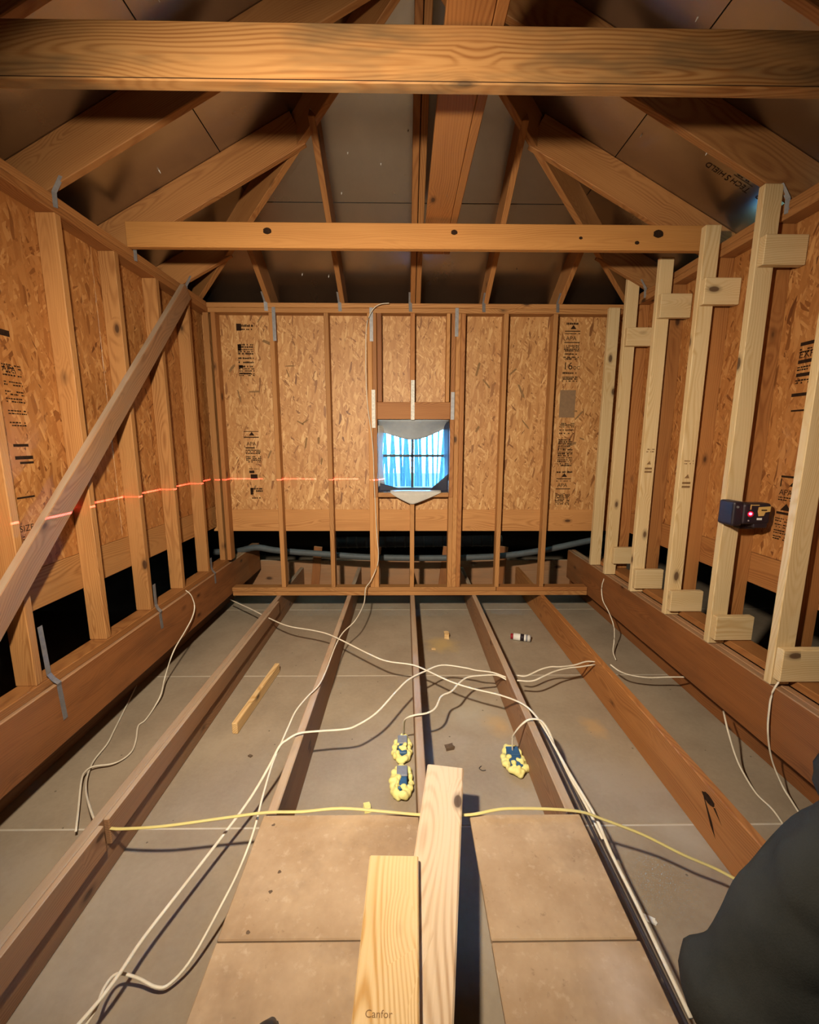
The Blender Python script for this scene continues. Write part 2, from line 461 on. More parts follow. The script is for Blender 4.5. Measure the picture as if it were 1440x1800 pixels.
def slab(name, lo, hi, mat, parent=None, ch=0.0015):
    """axis-parallel box with its own origin in the middle"""
    lo, hi = Vector(lo), Vector(hi)
    d = hi - lo
    o = bpy.data.objects.new(name, box_mesh(d.x, d.y, d.z, mat, ch))
    return link(o, parent, Matrix.Translation((lo + hi) / 2))

def prism(name, poly, h, mat, parent=None, down=Vector((0, 0, 1))):
    """a flat polygon (list of 3-D points) thickened along `down`*h"""
    c = sum((Vector(p) for p in poly), Vector()) / len(poly)
    vs = [Vector(p) - c for p in poly] + [Vector(p) - c + down * h for p in poly]
    n = len(poly)
    fs = [tuple(range(n)), tuple(reversed(range(n, 2 * n)))] + [(i, i + n, (i + 1) % n + n, (i + 1) % n) for i in range(n)]
    o = mesh_obj(name, vs, fs, mat, parent, Matrix.Translation(c))
    bm = bmesh.new(); bm.from_mesh(o.data); bmesh.ops.recalc_face_normals(bm, faces=bm.faces); bm.to_mesh(o.data); bm.free()
    return o

def catmull(pts, per=6):
    P = [Vector(p) for p in pts]
    P = [P[0] * 2 - P[1]] + P + [P[-1] * 2 - P[-2]]
    out = []
    for i in range(1, len(P) - 2):
        a, b, c, d = P[i - 1:i + 3]
        for k in range(per):
            t = k / per
            out.append(0.5 * ((2 * b) + (c - a) * t + (2 * a - 5 * b + 4 * c - d) * t * t + (3 * b - a - 3 * c + d) * t ** 3))
    out.append(P[-2])
    return out

def tube(name, pts, r, mat, parent=None, seg=8, flat=1.0, per=6, curve=True):
    """swept tube; flat < 1 squashes it vertically"""
    P = catmull(pts, per) if curve else [Vector(p) for p in pts]
    base = P[0].copy()
    vs, fs = [], []
    n = len(P)
    for i, p in enumerate(P):
        d = (P[min(i + 1, n - 1)] - P[max(i - 1, 0)]).normalized()
        ref = Vector((0, 0, 1)) if abs(d.z) < 0.95 else Vector((1, 0, 0))
        s = d.cross(ref).normalized(); u = s.cross(d)
        for k in range(seg):
            a = 2 * math.pi * k / seg
            vs.append(p - base + s * (r * math.cos(a)) + u * (r * flat * math.sin(a)))
    for i in range(n - 1):
        for k in range(seg):
            fs.append((i * seg + k, i * seg + (k + 1) % seg, (i + 1) * seg + (k + 1) % seg, (i + 1) * seg + k))
    fs.append(tuple(reversed(range(seg)))); fs.append(tuple(range((n - 1) * seg, n * seg)))
    return mesh_obj(name, vs, fs, mat, parent, Matrix.Translation(base), smooth=True)

def cyl(name, p0, p1, r, mat, parent=None, seg=14, r2=None):
    p0, p1 = Vector(p0), Vector(p1)
    d = (p1 - p0); L = d.length; d.normalize()
    ref = Vector((0, 0, 1)) if abs(d.z) < 0.95 else Vector((1, 0, 0))
    s = d.cross(ref).normalized(); u = s.cross(d)
    r2 = r if r2 is None else r2
    vs = [s * (r * math.cos(2 * math.pi * k / seg)) + u * (r * math.sin(2 * math.pi * k / seg)) for k in range(seg)]
    vs += [d * L + s * (r2 * math.cos(2 * math.pi * k / seg)) + u * (r2 * math.sin(2 * math.pi * k / seg)) for k in range(seg)]
    fs = [(k, (k + 1) % seg, (k + 1) % seg + seg, k + seg) for k in range(seg)] + [tuple(reversed(range(seg))), tuple(range(seg, 2 * seg))]
    o = mesh_obj(name, vs, fs, mat, parent, Matrix.Translation(p0), smooth=False)
    for p in o.data.polygons:
        p.use_smooth = len(p.vertices) == 4
    return o

def strip(name, pts, width, wdir, mat, parent=None, th=0.0015):
    """a bent metal strap along pts, `width` wide along wdir"""
    P = [Vector(p) for p in pts]
    w = Vector(wdir).normalized() * width / 2
    base = P[0].copy()
    vs, fs = [], []
    for i, p in enumerate(P):
        d = (P[min(i + 1, len(P) - 1)] - P[max(i - 1, 0)]).normalized()
        nrm = d.cross(w).normalized() * th
        for q in (p - w, p + w, p + w + nrm, p - w + nrm):
            vs.append(q - base)
    for i in range(len(P) - 1):
        for k in range(4):
            fs.append((4 * i + k, 4 * i + (k + 1) % 4, 4 * i + 4 + (k + 1) % 4, 4 * i + 4 + k))
    fs.append((3, 2, 1, 0)); e = 4 * (len(P) - 1); fs.append((e, e + 1, e + 2, e + 3))
    return mesh_obj(name, vs, fs, mat, parent, Matrix.Translation(base))

def text_geo(body, size):
    cu = bpy.data.curves.new('lettering', 'FONT')
    cu.body = body; cu.size = size; cu.resolution_u = 3
    o = bpy.data.objects.new('lettering', cu)
    C.objects.link(o)
    me = bpy.data.meshes.new_from_object(o.evaluated_get(bpy.context.evaluated_depsgraph_get()))
    vs = [v.co.xy.to_tuple() for v in me.vertices]
    fs = [tuple(p.vertices) for p in me.polygons]
    bpy.data.objects.remove(o, do_unlink=True); bpy.data.curves.remove(cu); bpy.data.meshes.remove(me)
    return vs, fs

class Print2D:
    """flat print collected in a u, v plane"""
    def __init__(self):
        self.v, self.f = [], []
    def poly(self, pts):
        n = len(self.v); self.v += [tuple(p) for p in pts]; self.f.append(tuple(range(n, n + len(pts))))
    def rect(self, u0, v0, u1, v1):
        self.poly([(u0, v0), (u1, v0), (u1, v1), (u0, v1)])
    def text(self, s, u, v, size, sx=1.0):
        vs, fs = text_geo(s, size)
        n = len(self.v)
        self.v += [(u + a * sx, v + b) for a, b in vs]
        self.f += [tuple(n + i for i in f) for f in fs]
    def line(self, u, v, width, h, rnd):
        x = u
        while x < u + width:
            w = rnd.uniform(0.004, 0.014)
            if rnd.random() < 0.8:
                self.rect(x, v, min(x + w, u + width), v + h * rnd.uniform(0.7, 1.0))
            x += w + rnd.uniform(0.001, 0.004)
    def build(self, name, origin, du, dv, mat, parent):
        origin, du, dv = Vector(origin), Vector(du), Vector(dv)
        vs = [du * a + dv * b for a, b in self.v]
        return mesh_obj(name, vs, self.f, mat, parent, Matrix.Translation(origin))

# ------------------------------------------------------------------ measurements of the attic
XL, XR = -1.59, 1.77                # inner faces of the old studs, left and right wall
OL, OR = -1.68, 1.86                # inner faces of the strand board
YE, OE = 3.68, 3.769                # end wall: front of the studs, front of the strand board
YB = -2.9                           # back end of the attic
ZF, ZJ = -1.615, -1.38              # drywall, joist tops
ZP = 1.095                          # top of the wall plates
RL, RR = -1.655, 1.80               # where the rafters' undersides leave the plates
S, A = 0.525, 1.145                 # roof slope, plan slope of the hips
XM = (RL + RR) / 2                  # ridge
KH = (XM - RL) / A                  # how far the ridge end stays back from the end wall
YH = YE - KH
SE = S * A                          # slope of the hipped end
ZH = ZP + S * (XM - RL)
DK = 0.208                          # vertical depth of the rafters
EO = 0.42                           # overhang of the roof
def zu(x):
    return ZP + S * (min(x - RL, RR - x))

# ------------------------------------------------------------------ floor: drywall sheets seen from above, between the joists
floor = tag(empty('floor', (0, 0, ZF)), 'grey drywall sheets between the joists', kind='structure')
edges = [-4.29, -3.12, -1.95, -0.78, 0.39, 1.565, 2.745, 3.92, 5.1, 6.3]
for a, b_ in zip(edges[:-1], edges[1:]):
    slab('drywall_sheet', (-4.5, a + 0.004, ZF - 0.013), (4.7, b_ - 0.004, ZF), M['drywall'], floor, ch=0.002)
for e in edges[1:-1]:
    slab('joint_tape', (-4.5, e - 0.012, ZF - 0.016), (4.7, e + 0.012, ZF - 0.002), M['tape'], floor, ch=0)
slab('attic_floor_base', (-4.6, -4.4, ZF - 0.06), (4.8, 6.4, ZF - 0.02), M['black_lining'], floor, ch=0)

# ------------------------------------------------------------------ left wall
def stamp_lines(pr, u, v, w, n, rnd, h=0.006, gap=0.012):
    for i in range(n):
        pr.line(u, v - i * gap, w, h, rnd)

wall_left = tag(empty('wall_left', (OL, 0, ZJ)), kind='structure')
yl = [YB, -2.38, -1.16, 0.06, 1.28, 2.50, 3.78]
left_panels = []
for a, b_ in zip(yl[:-1], yl[1:]):
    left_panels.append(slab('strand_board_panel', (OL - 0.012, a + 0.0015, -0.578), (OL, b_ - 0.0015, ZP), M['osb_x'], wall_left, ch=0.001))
board('rim_board', (OL - 0.018, YB, -0.673), (OL - 0.018, 3.78, -0.673), 0.036, 0.185, M['stud'], wall_left)
for i, y in enumerate([3.345, 2.945, 2.55, 2.15, 1.71, 1.31, 0.90, 0.49, 0.08, -0.33, -0.74, -1.15, -1.56, -1.97, -2.38, -2.79]):
    board('stud', (XL - 0.045, y + 0.019, -1.05), (XL - 0.045, y + 0.019, 1.02), 0.09, 0.038, M['stud'], wall_left, upv=(0, 1, 0))
board('bottom_plate', (XL - 0.04, YB, -1.069), (XL - 0.04, 3.76, -1.069), 0.09, 0.038, M['stud_red'], wall_left)
board('top_plate', (XL - 0.045, YB, 1.0385), (XL - 0.045, 3.76, 1.0385), 0.09, 0.037, M['stud_red'], wall_left)
board('top_plate', (XL - 0.045, YB, 1.0765), (XL - 0.045, 3.66, 1.0765), 0.09, 0.037, M['rafter'], wall_left)
rnd = random.Random(3)
pr = Print2D()
pr.rect(0.00, 0.36, 0.06, 0.385)
for k, v in enumerate((0.24, 0.21, 0.17, 0.13, 0.10, 0.05, 0.0)):
    stamp_lines(pr, 0.0, v, 0.09, 2, rnd, 0.007)
pr.text('APA', 0.0, 0.215, 0.035)
pr.rect(0.0, -0.10, 0.075, -0.088); pr.rect(0.0, -0.155, 0.09, -0.14); pr.rect(0.02, -0.175, 0.09, -0.165)
pr.rect(-0.02, -0.325, 0.07, -0.317)
pr.text('SIZE', -0.03, -0.47, 0.04)
stamp_lines(pr, -0.02, -0.495, 0.09, 2, rnd)
pr.build('printed_stamp', (OL + 0.0012, 1.87, 0.07), (0, 1, 0), (0, 0, 1), M['ink'], left_panels[4])
# twisted metal straps from the studs over the plate onto the beam
strip('metal_strap', [(XL + 0.002, 1.765, -0.80), (XL + 0.002, 1.775, -1.03), (XL + 0.012, 1.785, -1.062), (-1.560, 1.79, -1.082), (-1.5675, 1.795, -1.10), (-1.5675, 1.805, -1.27)], 0.024, (0, 1, 0.05), M['galv'], wall_left)
strip('metal_strap', [(XL + 0.002, 2.605, -0.90), (XL + 0.002, 2.605, -1.035), (XL + 0.012, 2.605, -1.062), (-1.560, 2.605, -1.082), (-1.5675, 2.606, -1.10), (-1.5675, 2.615, -1.20)], 0.026, (0, 1, 0.05), M['galv'], wall_left)
strip('metal_strap', [(XL + 0.002, 3.40, -0.95), (XL + 0.002, 3.40, -1.035), (XL + 0.012, 3.40, -1.062), (-1.560, 3.40, -1.082), (-1.5675, 3.405, -1.10), (-1.5675, 3.41, -1.17)], 0.024, (0, 1, 0.05), M['galv'], wall_left)

# ------------------------------------------------------------------ right wall (old framing)
wall_right = tag(empty('wall_right', (OR, 0, ZJ)), kind='structure')
yr = [YB, -1.98, -0.76, 0.46, 1.68, 2.90, 3.78]
right_panels = []
for a, b_ in zip(yr[:-1], yr[1:]):
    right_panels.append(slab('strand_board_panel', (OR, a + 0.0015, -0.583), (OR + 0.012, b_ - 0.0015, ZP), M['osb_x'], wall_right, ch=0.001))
board('rim_board', (OR + 0.018, YB, -0.668), (OR + 0.018, 3.78, -0.668), 0.036, 0.165, M['stud_red'], wall_right)
right_stud_y = [3.43, 3.00, 2.585, 2.20, 1.80, 1.40, 1.0, 0.6, 0.2, -0.2, -0.6, -1.0, -1.4, -1.8, -2.2, -2.6]
for y in right_stud_y:
    board('stud', (XR + 0.045, y + 0.019, -1.05), (XR + 0.045, y + 0.019, 1.02), 0.09, 0.038, M['stud_red'], wall_right, upv=(0, 1, 0))
board('bottom_plate', (XR + 0.03, YB, -1.0715), (XR + 0.03, 3.76, -1.0715), 0.119, 0.037, M['stud_red'], wall_right)
board('top_plate', (XR + 0.045, YB, 1.0385), (XR + 0.045, 3.76, 1.0385), 0.09, 0.037, M['rafter'], wall_right)
board('top_plate', (XR + 0.045, YB, 1.0765), (XR + 0.045, 3.66, 1.0765), 0.09, 0.037, M['rafter'], wall_right)
rnd = random.Random(5)
pr = Print2D()
for v0 in (0.44, 0.36, 0.30):
    pr.rect(0.0, v0, 0.11, v0 + 0.016); stamp_lines(pr, 0.0, v0 - 0.02, 0.13, 2, rnd, 0.008)
pr.text('EXP 1', 0.0, 0.385, 0.045); pr.rect(-0.01, 0.21, 0.13, 0.225); pr.rect(0.0, 0.14, 0.10, 0.148)
pr.rect(0.0, -0.175, 0.13, -0.165); pr.rect(0.0, -0.18, 0.006, -0.22); pr.poly([(0.05, -0.215), (0.11, -0.215), (0.08, -0.18)])
pr.text('APA', 0.0, -0.26, 0.04); stamp_lines(pr, 0.0, -0.275, 0.12, 2, rnd, 0.007)
pr.poly([(0.02, -0.335), (0.08, -0.335), (0.05, -0.30)]); pr.rect(0.0, -0.355, 0.13, -0.343)
for v in (-0.38, -0.41, -0.44, -0.47):
    stamp_lines(pr, 0.0, v, 0.13, 2, rnd, 0.007)
pr.build('printed_stamp', (OR - 0.0012, 2.085, 0.0), (0, -1, 0), (0, 0, 1), M['ink'], right_panels[4])

# ------------------------------------------------------------------ end wall with the small window
wall_end = tag(empty('wall_end', (0, YE, ZJ)), kind='structure')
OX0, OX1, OZ0, OZ1 = -0.231, 0.382, -0.447, 0.177          # window opening
end_panel_l = slab('strand_board_panel', (OL - 0.012, OE, -0.612), (OX0 - 0.01, OE + 0.012, ZP), M['osb_y'], wall_end, ch=0.001)
end_panel_r = slab('strand_board_panel', (OX1 + 0.01, OE, -0.612), (OR + 0.012, OE + 0.012, ZP), M['osb_y'], wall_end, ch=0.001)
slab('strand_board_panel', (OX0 - 0.008, OE, OZ1 - 0.01), (OX1 + 0.008, OE + 0.012, ZP), M['osb_y'], wall_end, ch=0.001)
slab('strand_board_panel', (OX0 - 0.008, OE, -0.612), (OX1 + 0.008, OE + 0.012, OZ0 + 0.01), M['osb_y'], wall_end, ch=0.001)
board('rim_board', (OL - 0.03, OE + 0.012, -0.706), (OR + 0.03, OE + 0.012, -0.706), 0.036, 0.196, M['stud'], wall_end)
def estud(x, z0, z1, mat='stud', t=0.038, name='stud'):
    return board(name, (x, YE + 0.0445, z0), (x, YE + 0.0445, z1), t, 0.089, M[mat], wall_end, upv=(0, 1, 0))
ZB = ZJ + 0.076
for x in (-1.085, -0.64):
    estud(x, ZB, 1.02)
for x in (0.83, 1.235):
    estud(x, ZB, 1.02, 'stud')
estud(-1.615, -1.05, 1.02, 'stud', 0.045); estud(-1.555, -1.05, 1.02, 'stud_red', 0.036)
estud(-0.288, ZB, 1.02); estud(-0.250, ZB, OZ0 - 0.04); estud(-0.250, OZ0 - 0.04, 1.02, 'stud_red', 0.036)
estud(0.401, ZB, OZ0 - 0.04); estud(0.401, OZ0 - 0.04, 1.02, 'stud_red', 0.036); estud(0.440, ZB, 1.02); estud(0.479, ZB, 1.02, 'stud_red')
estud(0.065, ZB, OZ0 - 0.04, name='cripple_stud'); estud(0.065, 0.32, 1.02, 'stud_red', name='cripple_stud')
estud(-0.209, 0.32, 1.02, 'girder', name='cripple_stud'); estud(0.358, 0.32, 1.02, 'stud', 0.030, name='cripple_stud')
slab('window_header', (OX0, YE - 0.001, OZ1), (OX1, YE + 0.08, 0.319), M['stud_red'], wall_end, ch=0.003)
slab('window_sill_plate', (OX0, YE, OZ0 - 0.038), (OX1, YE + 0.085, OZ0), M['stud'], wall_end, ch=0.003)
board('bottom_plate', (-1.545, YE + 0.045, ZJ + 0.018), (1.655, YE + 0.045, ZJ + 0.018), 0.09, 0.037, M['stud'], wall_end)
board('bottom_plate', (-1.55, YE + 0.045, ZJ + 0.057), (0.825, YE + 0.045, ZJ + 0.057), 0.09, 0.037, M['stud'], wall_end)
board('bottom_plate', (0.83, YE + 0.045, ZJ + 0.057), (1.655, YE + 0.045, ZJ + 0.057), 0.09, 0.037, M['stud_red'], wall_end)
board('top_plate', (-1.64, YE + 0.045, 1.0385), (XR, YE + 0.045, 1.0385), 0.09, 0.037, M['stud'], wall_end)
board('top_plate', (-1.68, YE + 0.045, 1.0765), (1.86, YE + 0.045, 1.0765), 0.09, 0.037, M['stud'], wall_end)
# long dark strands that stick out of the pressed board
rnd = random.Random(11)
def strand(parent, x, z, l, w, deg, mat='ink_soft'):
    p = Print2D(); ca, sa = math.cos(math.radians(deg)), math.sin(math.radians(deg))
    pts = [(-l / 2, -w / 2), (l * 0.4, -w * 0.6), (l / 2, w * 0.1), (l * 0.3, w / 2), (-l * 0.45, w * 0.3)]
    p.poly([(a * ca - c * sa, a * sa + c * ca) for a, c in pts])
    p.build('dark_strand', (x, OE - 0.001, z), (1, 0, 0), (0, 0, 1), M[mat], parent)
for x, z, l, w, d in ((-1.13, 0.80, 0.13, 0.025, -25), (-1.20, 1.0, 0.09, 0.012, 55), (-1.28, 0.41, 0.10, 0.014, 2), (-1.41, 0.37, 0.11, 0.012, -78), (-1.46, 0.60, 0.08, 0.02, 50), (-1.18, -0.12, 0.08, 0.014, 65), (-1.33, -0.42, 0.07, 0.014, 60), (-0.97, 0.62, 0.08, 0.01, 2), (-0.99, 0.56, 0.07, 0.01, -70), (-0.90, 0.15, 0.07, 0.012, -30), (-0.86, 0.16, 0.06, 0.012, 35), (-0.86, -0.02, 0.10, 0.016, 80), (-0.75, 0.0, 0.06, 0.02, 85), (-0.73, -0.18, 0.06, 0.016, 80)):
    strand(end_panel_l, x, z, l, w, d)
for x, z, l, w, d in ((1.51, 0.22, 0.10, 0.014, 48), (1.46, -0.03, 0.09, 0.022, 28), (1.475, 0.255, 0.04, 0.014, 0), (1.00, 0.42, 0.13, 0.02, -65), (0.92, 0.58, 0.08, 0.014, 40), (0.62, 0.60, 0.12, 0.02, 75), (0.70, 0.48, 0.10, 0.014, -50), (1.05, 0.14, 0.10, 0.012, -50), (0.63, 0.10, 0.06, 0.02, 60), (1.55, 0.02, 0.05, 0.012, -20)):
    strand(end_panel_r, x, z, l, w, d)
# printed grade stamps
pr = Print2D()
def block(pr, u, v, w, h, rnd, rows):
    g = h / rows
    for i in range(rows):
        if rnd.random() < 0.85:
            pr.line(u, v - (i + 1) * g, w, g * rnd.uniform(0.5, 0.95), rnd)
rnd = random.Random(21)
pr.rect(-0.002, 0.90, 0.04, 0.955); pr.line(0.04, 0.93, 0.10, 0.02, rnd); pr.line(0.03, 0.905, 0.10, 0.012, rnd)
for v0, h, rows in ((0.80, 0.09, 5), (0.69, 0.10, 6), (0.585, 0.06, 5)):
    block(pr, 0.0, v0, 0.13, h, rnd, rows)
pr.rect(0.0, 0.60, 0.035, 0.625); pr.rect(0.0, 0.555, 0.10, 0.563); pr.rect(0.0, 0.74, 0.03, 0.79)
pr.build('printed_stamp', (-1.40, OE - 0.0012, 0.0), (1, 0, 0), (0, 0, 1), M['ink'], end_panel_l)
pr = Print2D()
pr.rect(-0.01, 0.072, 0.12, 0.077); pr.poly([(0.035, 0.04), (0.085, 0.04), (0.06, 0.072)]); pr.rect(-0.01, 0.022, 0.12, 0.030)
pr.text('APA', 0.01, -0.045, 0.045); pr.rect(0.0, -0.07, 0.08, -0.06)
block(pr, 0.0, -0.075, 0.13, 0.13, rnd, 9)
pr.rect(0.02, -0.285, 0.065, -0.262); pr.rect(0.03, -0.335, 0.09, -0.295); pr.line(0.02, -0.25, 0.09, 0.006, rnd)
pr.rect(0.02, -0.475, 0.045, -0.415); block(pr, 0.03, -0.41, 0.10, 0.12, rnd, 6)
pr.build('printed_stamp', (-1.385, OE - 0.0012, 0.0), (1, 0, 0), (0, 0, 1), M['ink'], end_panel_l)
pr = Print2D()
for zt in (0.98, -0.26):
    o_ = 0.0
    pr.line(0.0, zt - 0.02, 0.14, 0.018, rnd); pr.poly([(0.045, zt - 0.055), (0.095, zt - 0.055), (0.07, zt - 0.022)])
    pr.rect(0.0, zt - 0.075, 0.13, zt - 0.068); pr.line(0.0, zt - 0.095, 0.13, 0.008, rnd)
    pr.text('APA', 0.012, zt - 0.145, 0.048); pr.rect(0.0, zt - 0.165, 0.13, zt - 0.158)
    block(pr, 0.0, zt - 0.18, 0.13, 0.12, rnd, 9)
pr.text('16', 0.0, 0.60, 0.085); pr.text('OC', 0.085, 0.60, 0.04)
block(pr, 0.0, 0.58, 0.13, 0.08, rnd, 5)
block(pr, 0.0, 0.16, 0.13, 0.10, rnd, 7)
block(pr, 0.0, 0.02, 0.13, 0.24, rnd, 14)
pr.build('printed_stamp', (1.345, OE - 0.0012, 0.0), (1, 0, 0), (0, 0, 1), M['ink'], end_panel_r)
pr = Print2D(); pr.rect(0.0, 0.20, 0.135, 0.43)
pr.build('faded_print_patch', (1.335, OE - 0.0009, 0.0), (1, 0, 0), (0, 0, 1), M['ink_grey'], end_panel_r)
# metal straps and rafter ties on the end wall
for x, z0, z1 in ((-0.262, 0.106, 0.417), (0.067, 0.172, 0.496), (0.402, 0.175, 0.40)):
    strip('metal_strap', [(x, YE - 0.0028, z1), (x, YE - 0.0028, (z0 + z1) / 2), (x, YE - 0.0028, z0)], 0.030, (1, 0, 0), M['galv_bright'] if x < 0.3 else M['galv'], wall_end)
JX = [-1.10, -0.505, 0.065, 0.66, 1.262]
for x in JX:
    strip('rafter_tie', [(x - 0.021, YE - 0.07, 1.155), (x - 0.021, YE - 0.004, 1.10), (x - 0.018, YE - 0.004, 1.03)], 0.028, (1, 0.3, 0), M['galv'], wall_end)
for x, z0 in ((-1.06, 0.80), (-0.272, 0.80), (0.424, 0.84)):
    strip('metal_strap', [(x, YE - 0.003, 1.06), (x, YE - 0.003, 0.95), (x, YE - 0.003, z0)], 0.028, (1, 0, 0), M['galv'], wall_end)

# back end of the attic, behind the camera
wall_back = tag(empty('wall_back', (0, YB, ZJ)), kind='structure')
prism('strand_board_panel', [(OL, YB, -0.6), (OR, YB, -0.6), (OR, YB, 1.15), (XM, YB, ZH + 0.1), (OL, YB, 1.15)], 0.012, M['osb_y'], wall_back, Vector((0, -1, 0)))
prism('gable_panel', [(RL - EO - 0.02, YB - 0.014, 0.985), (RR + EO + 0.02, YB - 0.014, 0.985), (RR + EO + 0.02, YB - 0.014, 1.16), (XM, YB - 0.014, ZH + 0.27), (RL - EO - 0.02, YB - 0.014, 1.16)], 0.012, M['osb_y'], wall_back, Vector((0, -1, 0)))
board('rim_board', (OL, YB - 0.018, -1.1), (OR, YB - 0.018, -1.1), 0.036, 1.1, M['girder'], wall_back)
for k in range(8):
    x = -1.5 + k * 0.42
    board('stud', (x, YB + 0.045, ZJ), (x, YB + 0.045, zu(x) - 0.02), 0.038, 0.089, M['stud'], wall_back, upv=(0, 1, 0))

# ------------------------------------------------------------------ roof: rafters and foil-faced panels
ceiling = tag(empty('ceiling', (XM, 0, ZP)), kind='structure')
def rafter(y, side):
    x0 = (RL - EO) if side < 0 else (RR + EO)
    k = min(KH, YE - y) * A
    x1 = (RL + k - 0.0) if side < 0 else (RR - k)
    if k >= KH * A - 1e-6:
        x1 = XM + side * 0.019
    else:
        x1 -= -side * -0.0
    h = 0.092 / math.cos(math.atan(S))
    board('rafter', (x0, y, zu(x0) + h), (x1, y, zu(x1) + h), 0.038, 0.184, M['rafter'], ceiling)
for y in (3.36, 2.765, 2.18, 1.60, 1.0, 0.41, -0.19, -0.79, -1.39, -1.99, -2.6):
    rafter(y, -1); rafter(y, 1)
def zend(y):
    return ZP + SE * (YE - y)
for i, x in enumerate(JX + [0.108]):
    k = min((x - RL) / A, (RR - x) / A)
    h = 0.092 / math.cos(math.atan(SE))
    y0, y1 = YE + EO, YE - k
    board('rafter', (x, y0, zend(y0) + h), (x, y1, zend(y1) + h), 0.038, 0.184, M['rafter'] if i != 2 else M['stud_red'], ceiling)
for s_ in (-1, 1):
    xc = RL if s_ < 0 else RR
    g = EO / A
    p0 = Vector((xc + s_ * EO, YE + g, ZP - S * EO)); p1 = Vector((XM, YH, ZH))
    board('hip_rafter', p0 + Vector((0, 0, 0.115)), p1 + Vector((0, 0, 0.115)), 0.038, 0.20, M['rafter'], ceiling)
board('ridge_board', (XM, YB, ZH + 0.09), (XM, YH + 0.02, ZH + 0.09), 0.038, 0.235, M['rafter'], ceiling)
# decking panels, foil side down
def dz(x):
    return zu(x) + DK
def side_panels(s_):
    xe = (RL - EO) if s_ < 0 else (RR + EO)
    xs = -1.052 if s_ < 0 else 1.211
    xr = XM
    def yhip(x):
        return YE - (x - RL) / A if s_ < 0 else YE - (RR - x) / A
    for a, b_, ys in ((xe, xs, (YB, -0.79, 1.60)), (xs, xr, (YB, 0.41))):
        a2 = a if a == xe else a - s_ * 0.0025
        b2 = b_ if b_ == xr else xs + s_ * 0.0025
        cuts = list(ys)
        for i, y0 in enumerate(cuts):
            g0 = 0.0 if i == 0 else 0.002
            if i + 1 < len(cuts):
                poly = [(a2, y0 + g0, dz(a2)), (b2, y0 + g0, dz(b2)), (b2, cuts[i + 1] - 0.002, dz(b2)), (a2, cuts[i + 1] - 0.002, dz(a2))]
            else:
                poly = [(a2, y0 + g0, dz(a2)), (b2, y0 + g0, dz(b2)), (b2, yhip(b2), dz(b2)), (a2, yhip(a2), dz(a2))]
            yield prism('roof_panel', poly, 0.014, M['foil'], ceiling)
left_deck = list(side_panels(-1))
right_deck = list(side_panels(1))
def xh(y, s_):
    return (RL + A * (YE - y)) if s_ < 0 else (RR - A * (YE - y))
ye, ysm = YE + EO / A, 3.203
for y0, y1 in ((ye, ysm + 0.0025), (ysm - 0.0025, YH + 0.001)):
    prism('roof_panel', [(xh(y0, -1), y0, zend(y0) + DK), (xh(y0, 1), y0, zend(y0) + DK), (xh(y1, 1), y1, zend(y1) + DK), (xh(y1, -1), y1, zend(y1) + DK)], 0.014, M['foil'], ceiling)
# shingles above, soffits below the overhang
outer = 0.02
for name, poly in (('roof_shingles', [(RL - EO, YB, dz(RL - EO)), (XM, YB, dz(XM)), (XM, YH, dz(XM)), (RL - EO, ye, dz(RL - EO))]),
                   ('roof_shingles', [(RR + EO, YB, dz(RR + EO)), (XM, YB, dz(XM)), (XM, YH, dz(XM)), (RR + EO, ye, dz(RR + EO))]),
                   ('roof_shingles', [(RL - EO, ye, dz(RL - EO)), (RR + EO, ye, dz(RR + EO)), (XM, YH, dz(XM))])):
    prism(name, [(p[0], p[1], p[2] + 0.03) for p in poly], 0.012, M['shingle'], ceiling)
ze = dz(RL - EO)
slab('soffit_board', (RL - EO - 0.02, YB, 0.985), (OL - 0.012, ye, 1.0), M['girder'], ceiling)
slab('soffit_board', (OR + 0.012, YB, 0.985), (RR + EO + 0.02, 1.9, 1.0), M['girder'], ceiling)
slab('soffit_board', (RR + EO - 0.27, 1.9, 0.985), (RR + EO + 0.02, 3.1, 1.0), M['girder'], ceiling)      # leaves the soffit vent open
slab('soffit_board', (OR + 0.012, 3.1, 0.985), (RR + EO + 0.02, ye, 1.0), M['girder'], ceiling)
slab('soffit_board', (RL - EO, OE + 0.012, 0.985), (RR + EO, ye + 0.02, 1.0), M['girder'], ceiling)
slab('fascia_board', (RL - EO - 0.02, YB, 0.985), (RL - EO, ye, ze + 0.04), M['girder'], ceiling)
slab('fascia_board', (RR + EO, YB, 0.985), (RR + EO + 0.02, ye, ze + 0.04), M['girder'], ceiling)
slab('fascia_board', (RL - EO, ye, 0.985), (RR + EO, ye + 0.02, ze + 0.04), M['girder'], ceiling)
# galvanised ties where the rafters sit on the side plates
for y in (2.765, 2.18, 3.36):
    strip('rafter_tie', [(RL + 0.11, y - 0.0215, 1.17), (XL + 0.004, y - 0.0215, 1.105), (XL + 0.003, y - 0.0235, 1.04)], 0.02, (0.6, 1, 0), M['galv'], ceiling)
    strip('rafter_tie', [(RR - 0.075, y - 0.0215, 1.165), (XR - 0.004, y - 0.0215, 1.105), (XR - 0.003, y - 0.0235, 1.04)], 0.02, (-0.6, 1, 0), M['galv'], ceiling)
# printing on a foil panel of the right slope
pr = Print2D()
pr.text('T', 0.0, 0.0, 0.052); pr.text('ECH', 0.031, 0.0, 0.044); pr.text('S', 0.125, 0.0, 0.052); pr.text('HIELD', 0.157, 0.0, 0.044)
pr.rect(0.01, -0.018, 0.13, -0.015); pr.line(0.02, -0.030, 0.10, 0.007, random.Random(2))
pr.text('P', -0.075, -0.012, 0.06)
nr = Vector((-S, 0, -1)).normalized()
du = Vector((-1, 0, S)).normalized()
dv = du.cross(nr) * -1
pr.build('printed_lettering', Vector((1.812, 2.455, dz(1.812))) + nr * 0.0015, du, dv, M['ink'], right_deck[2])
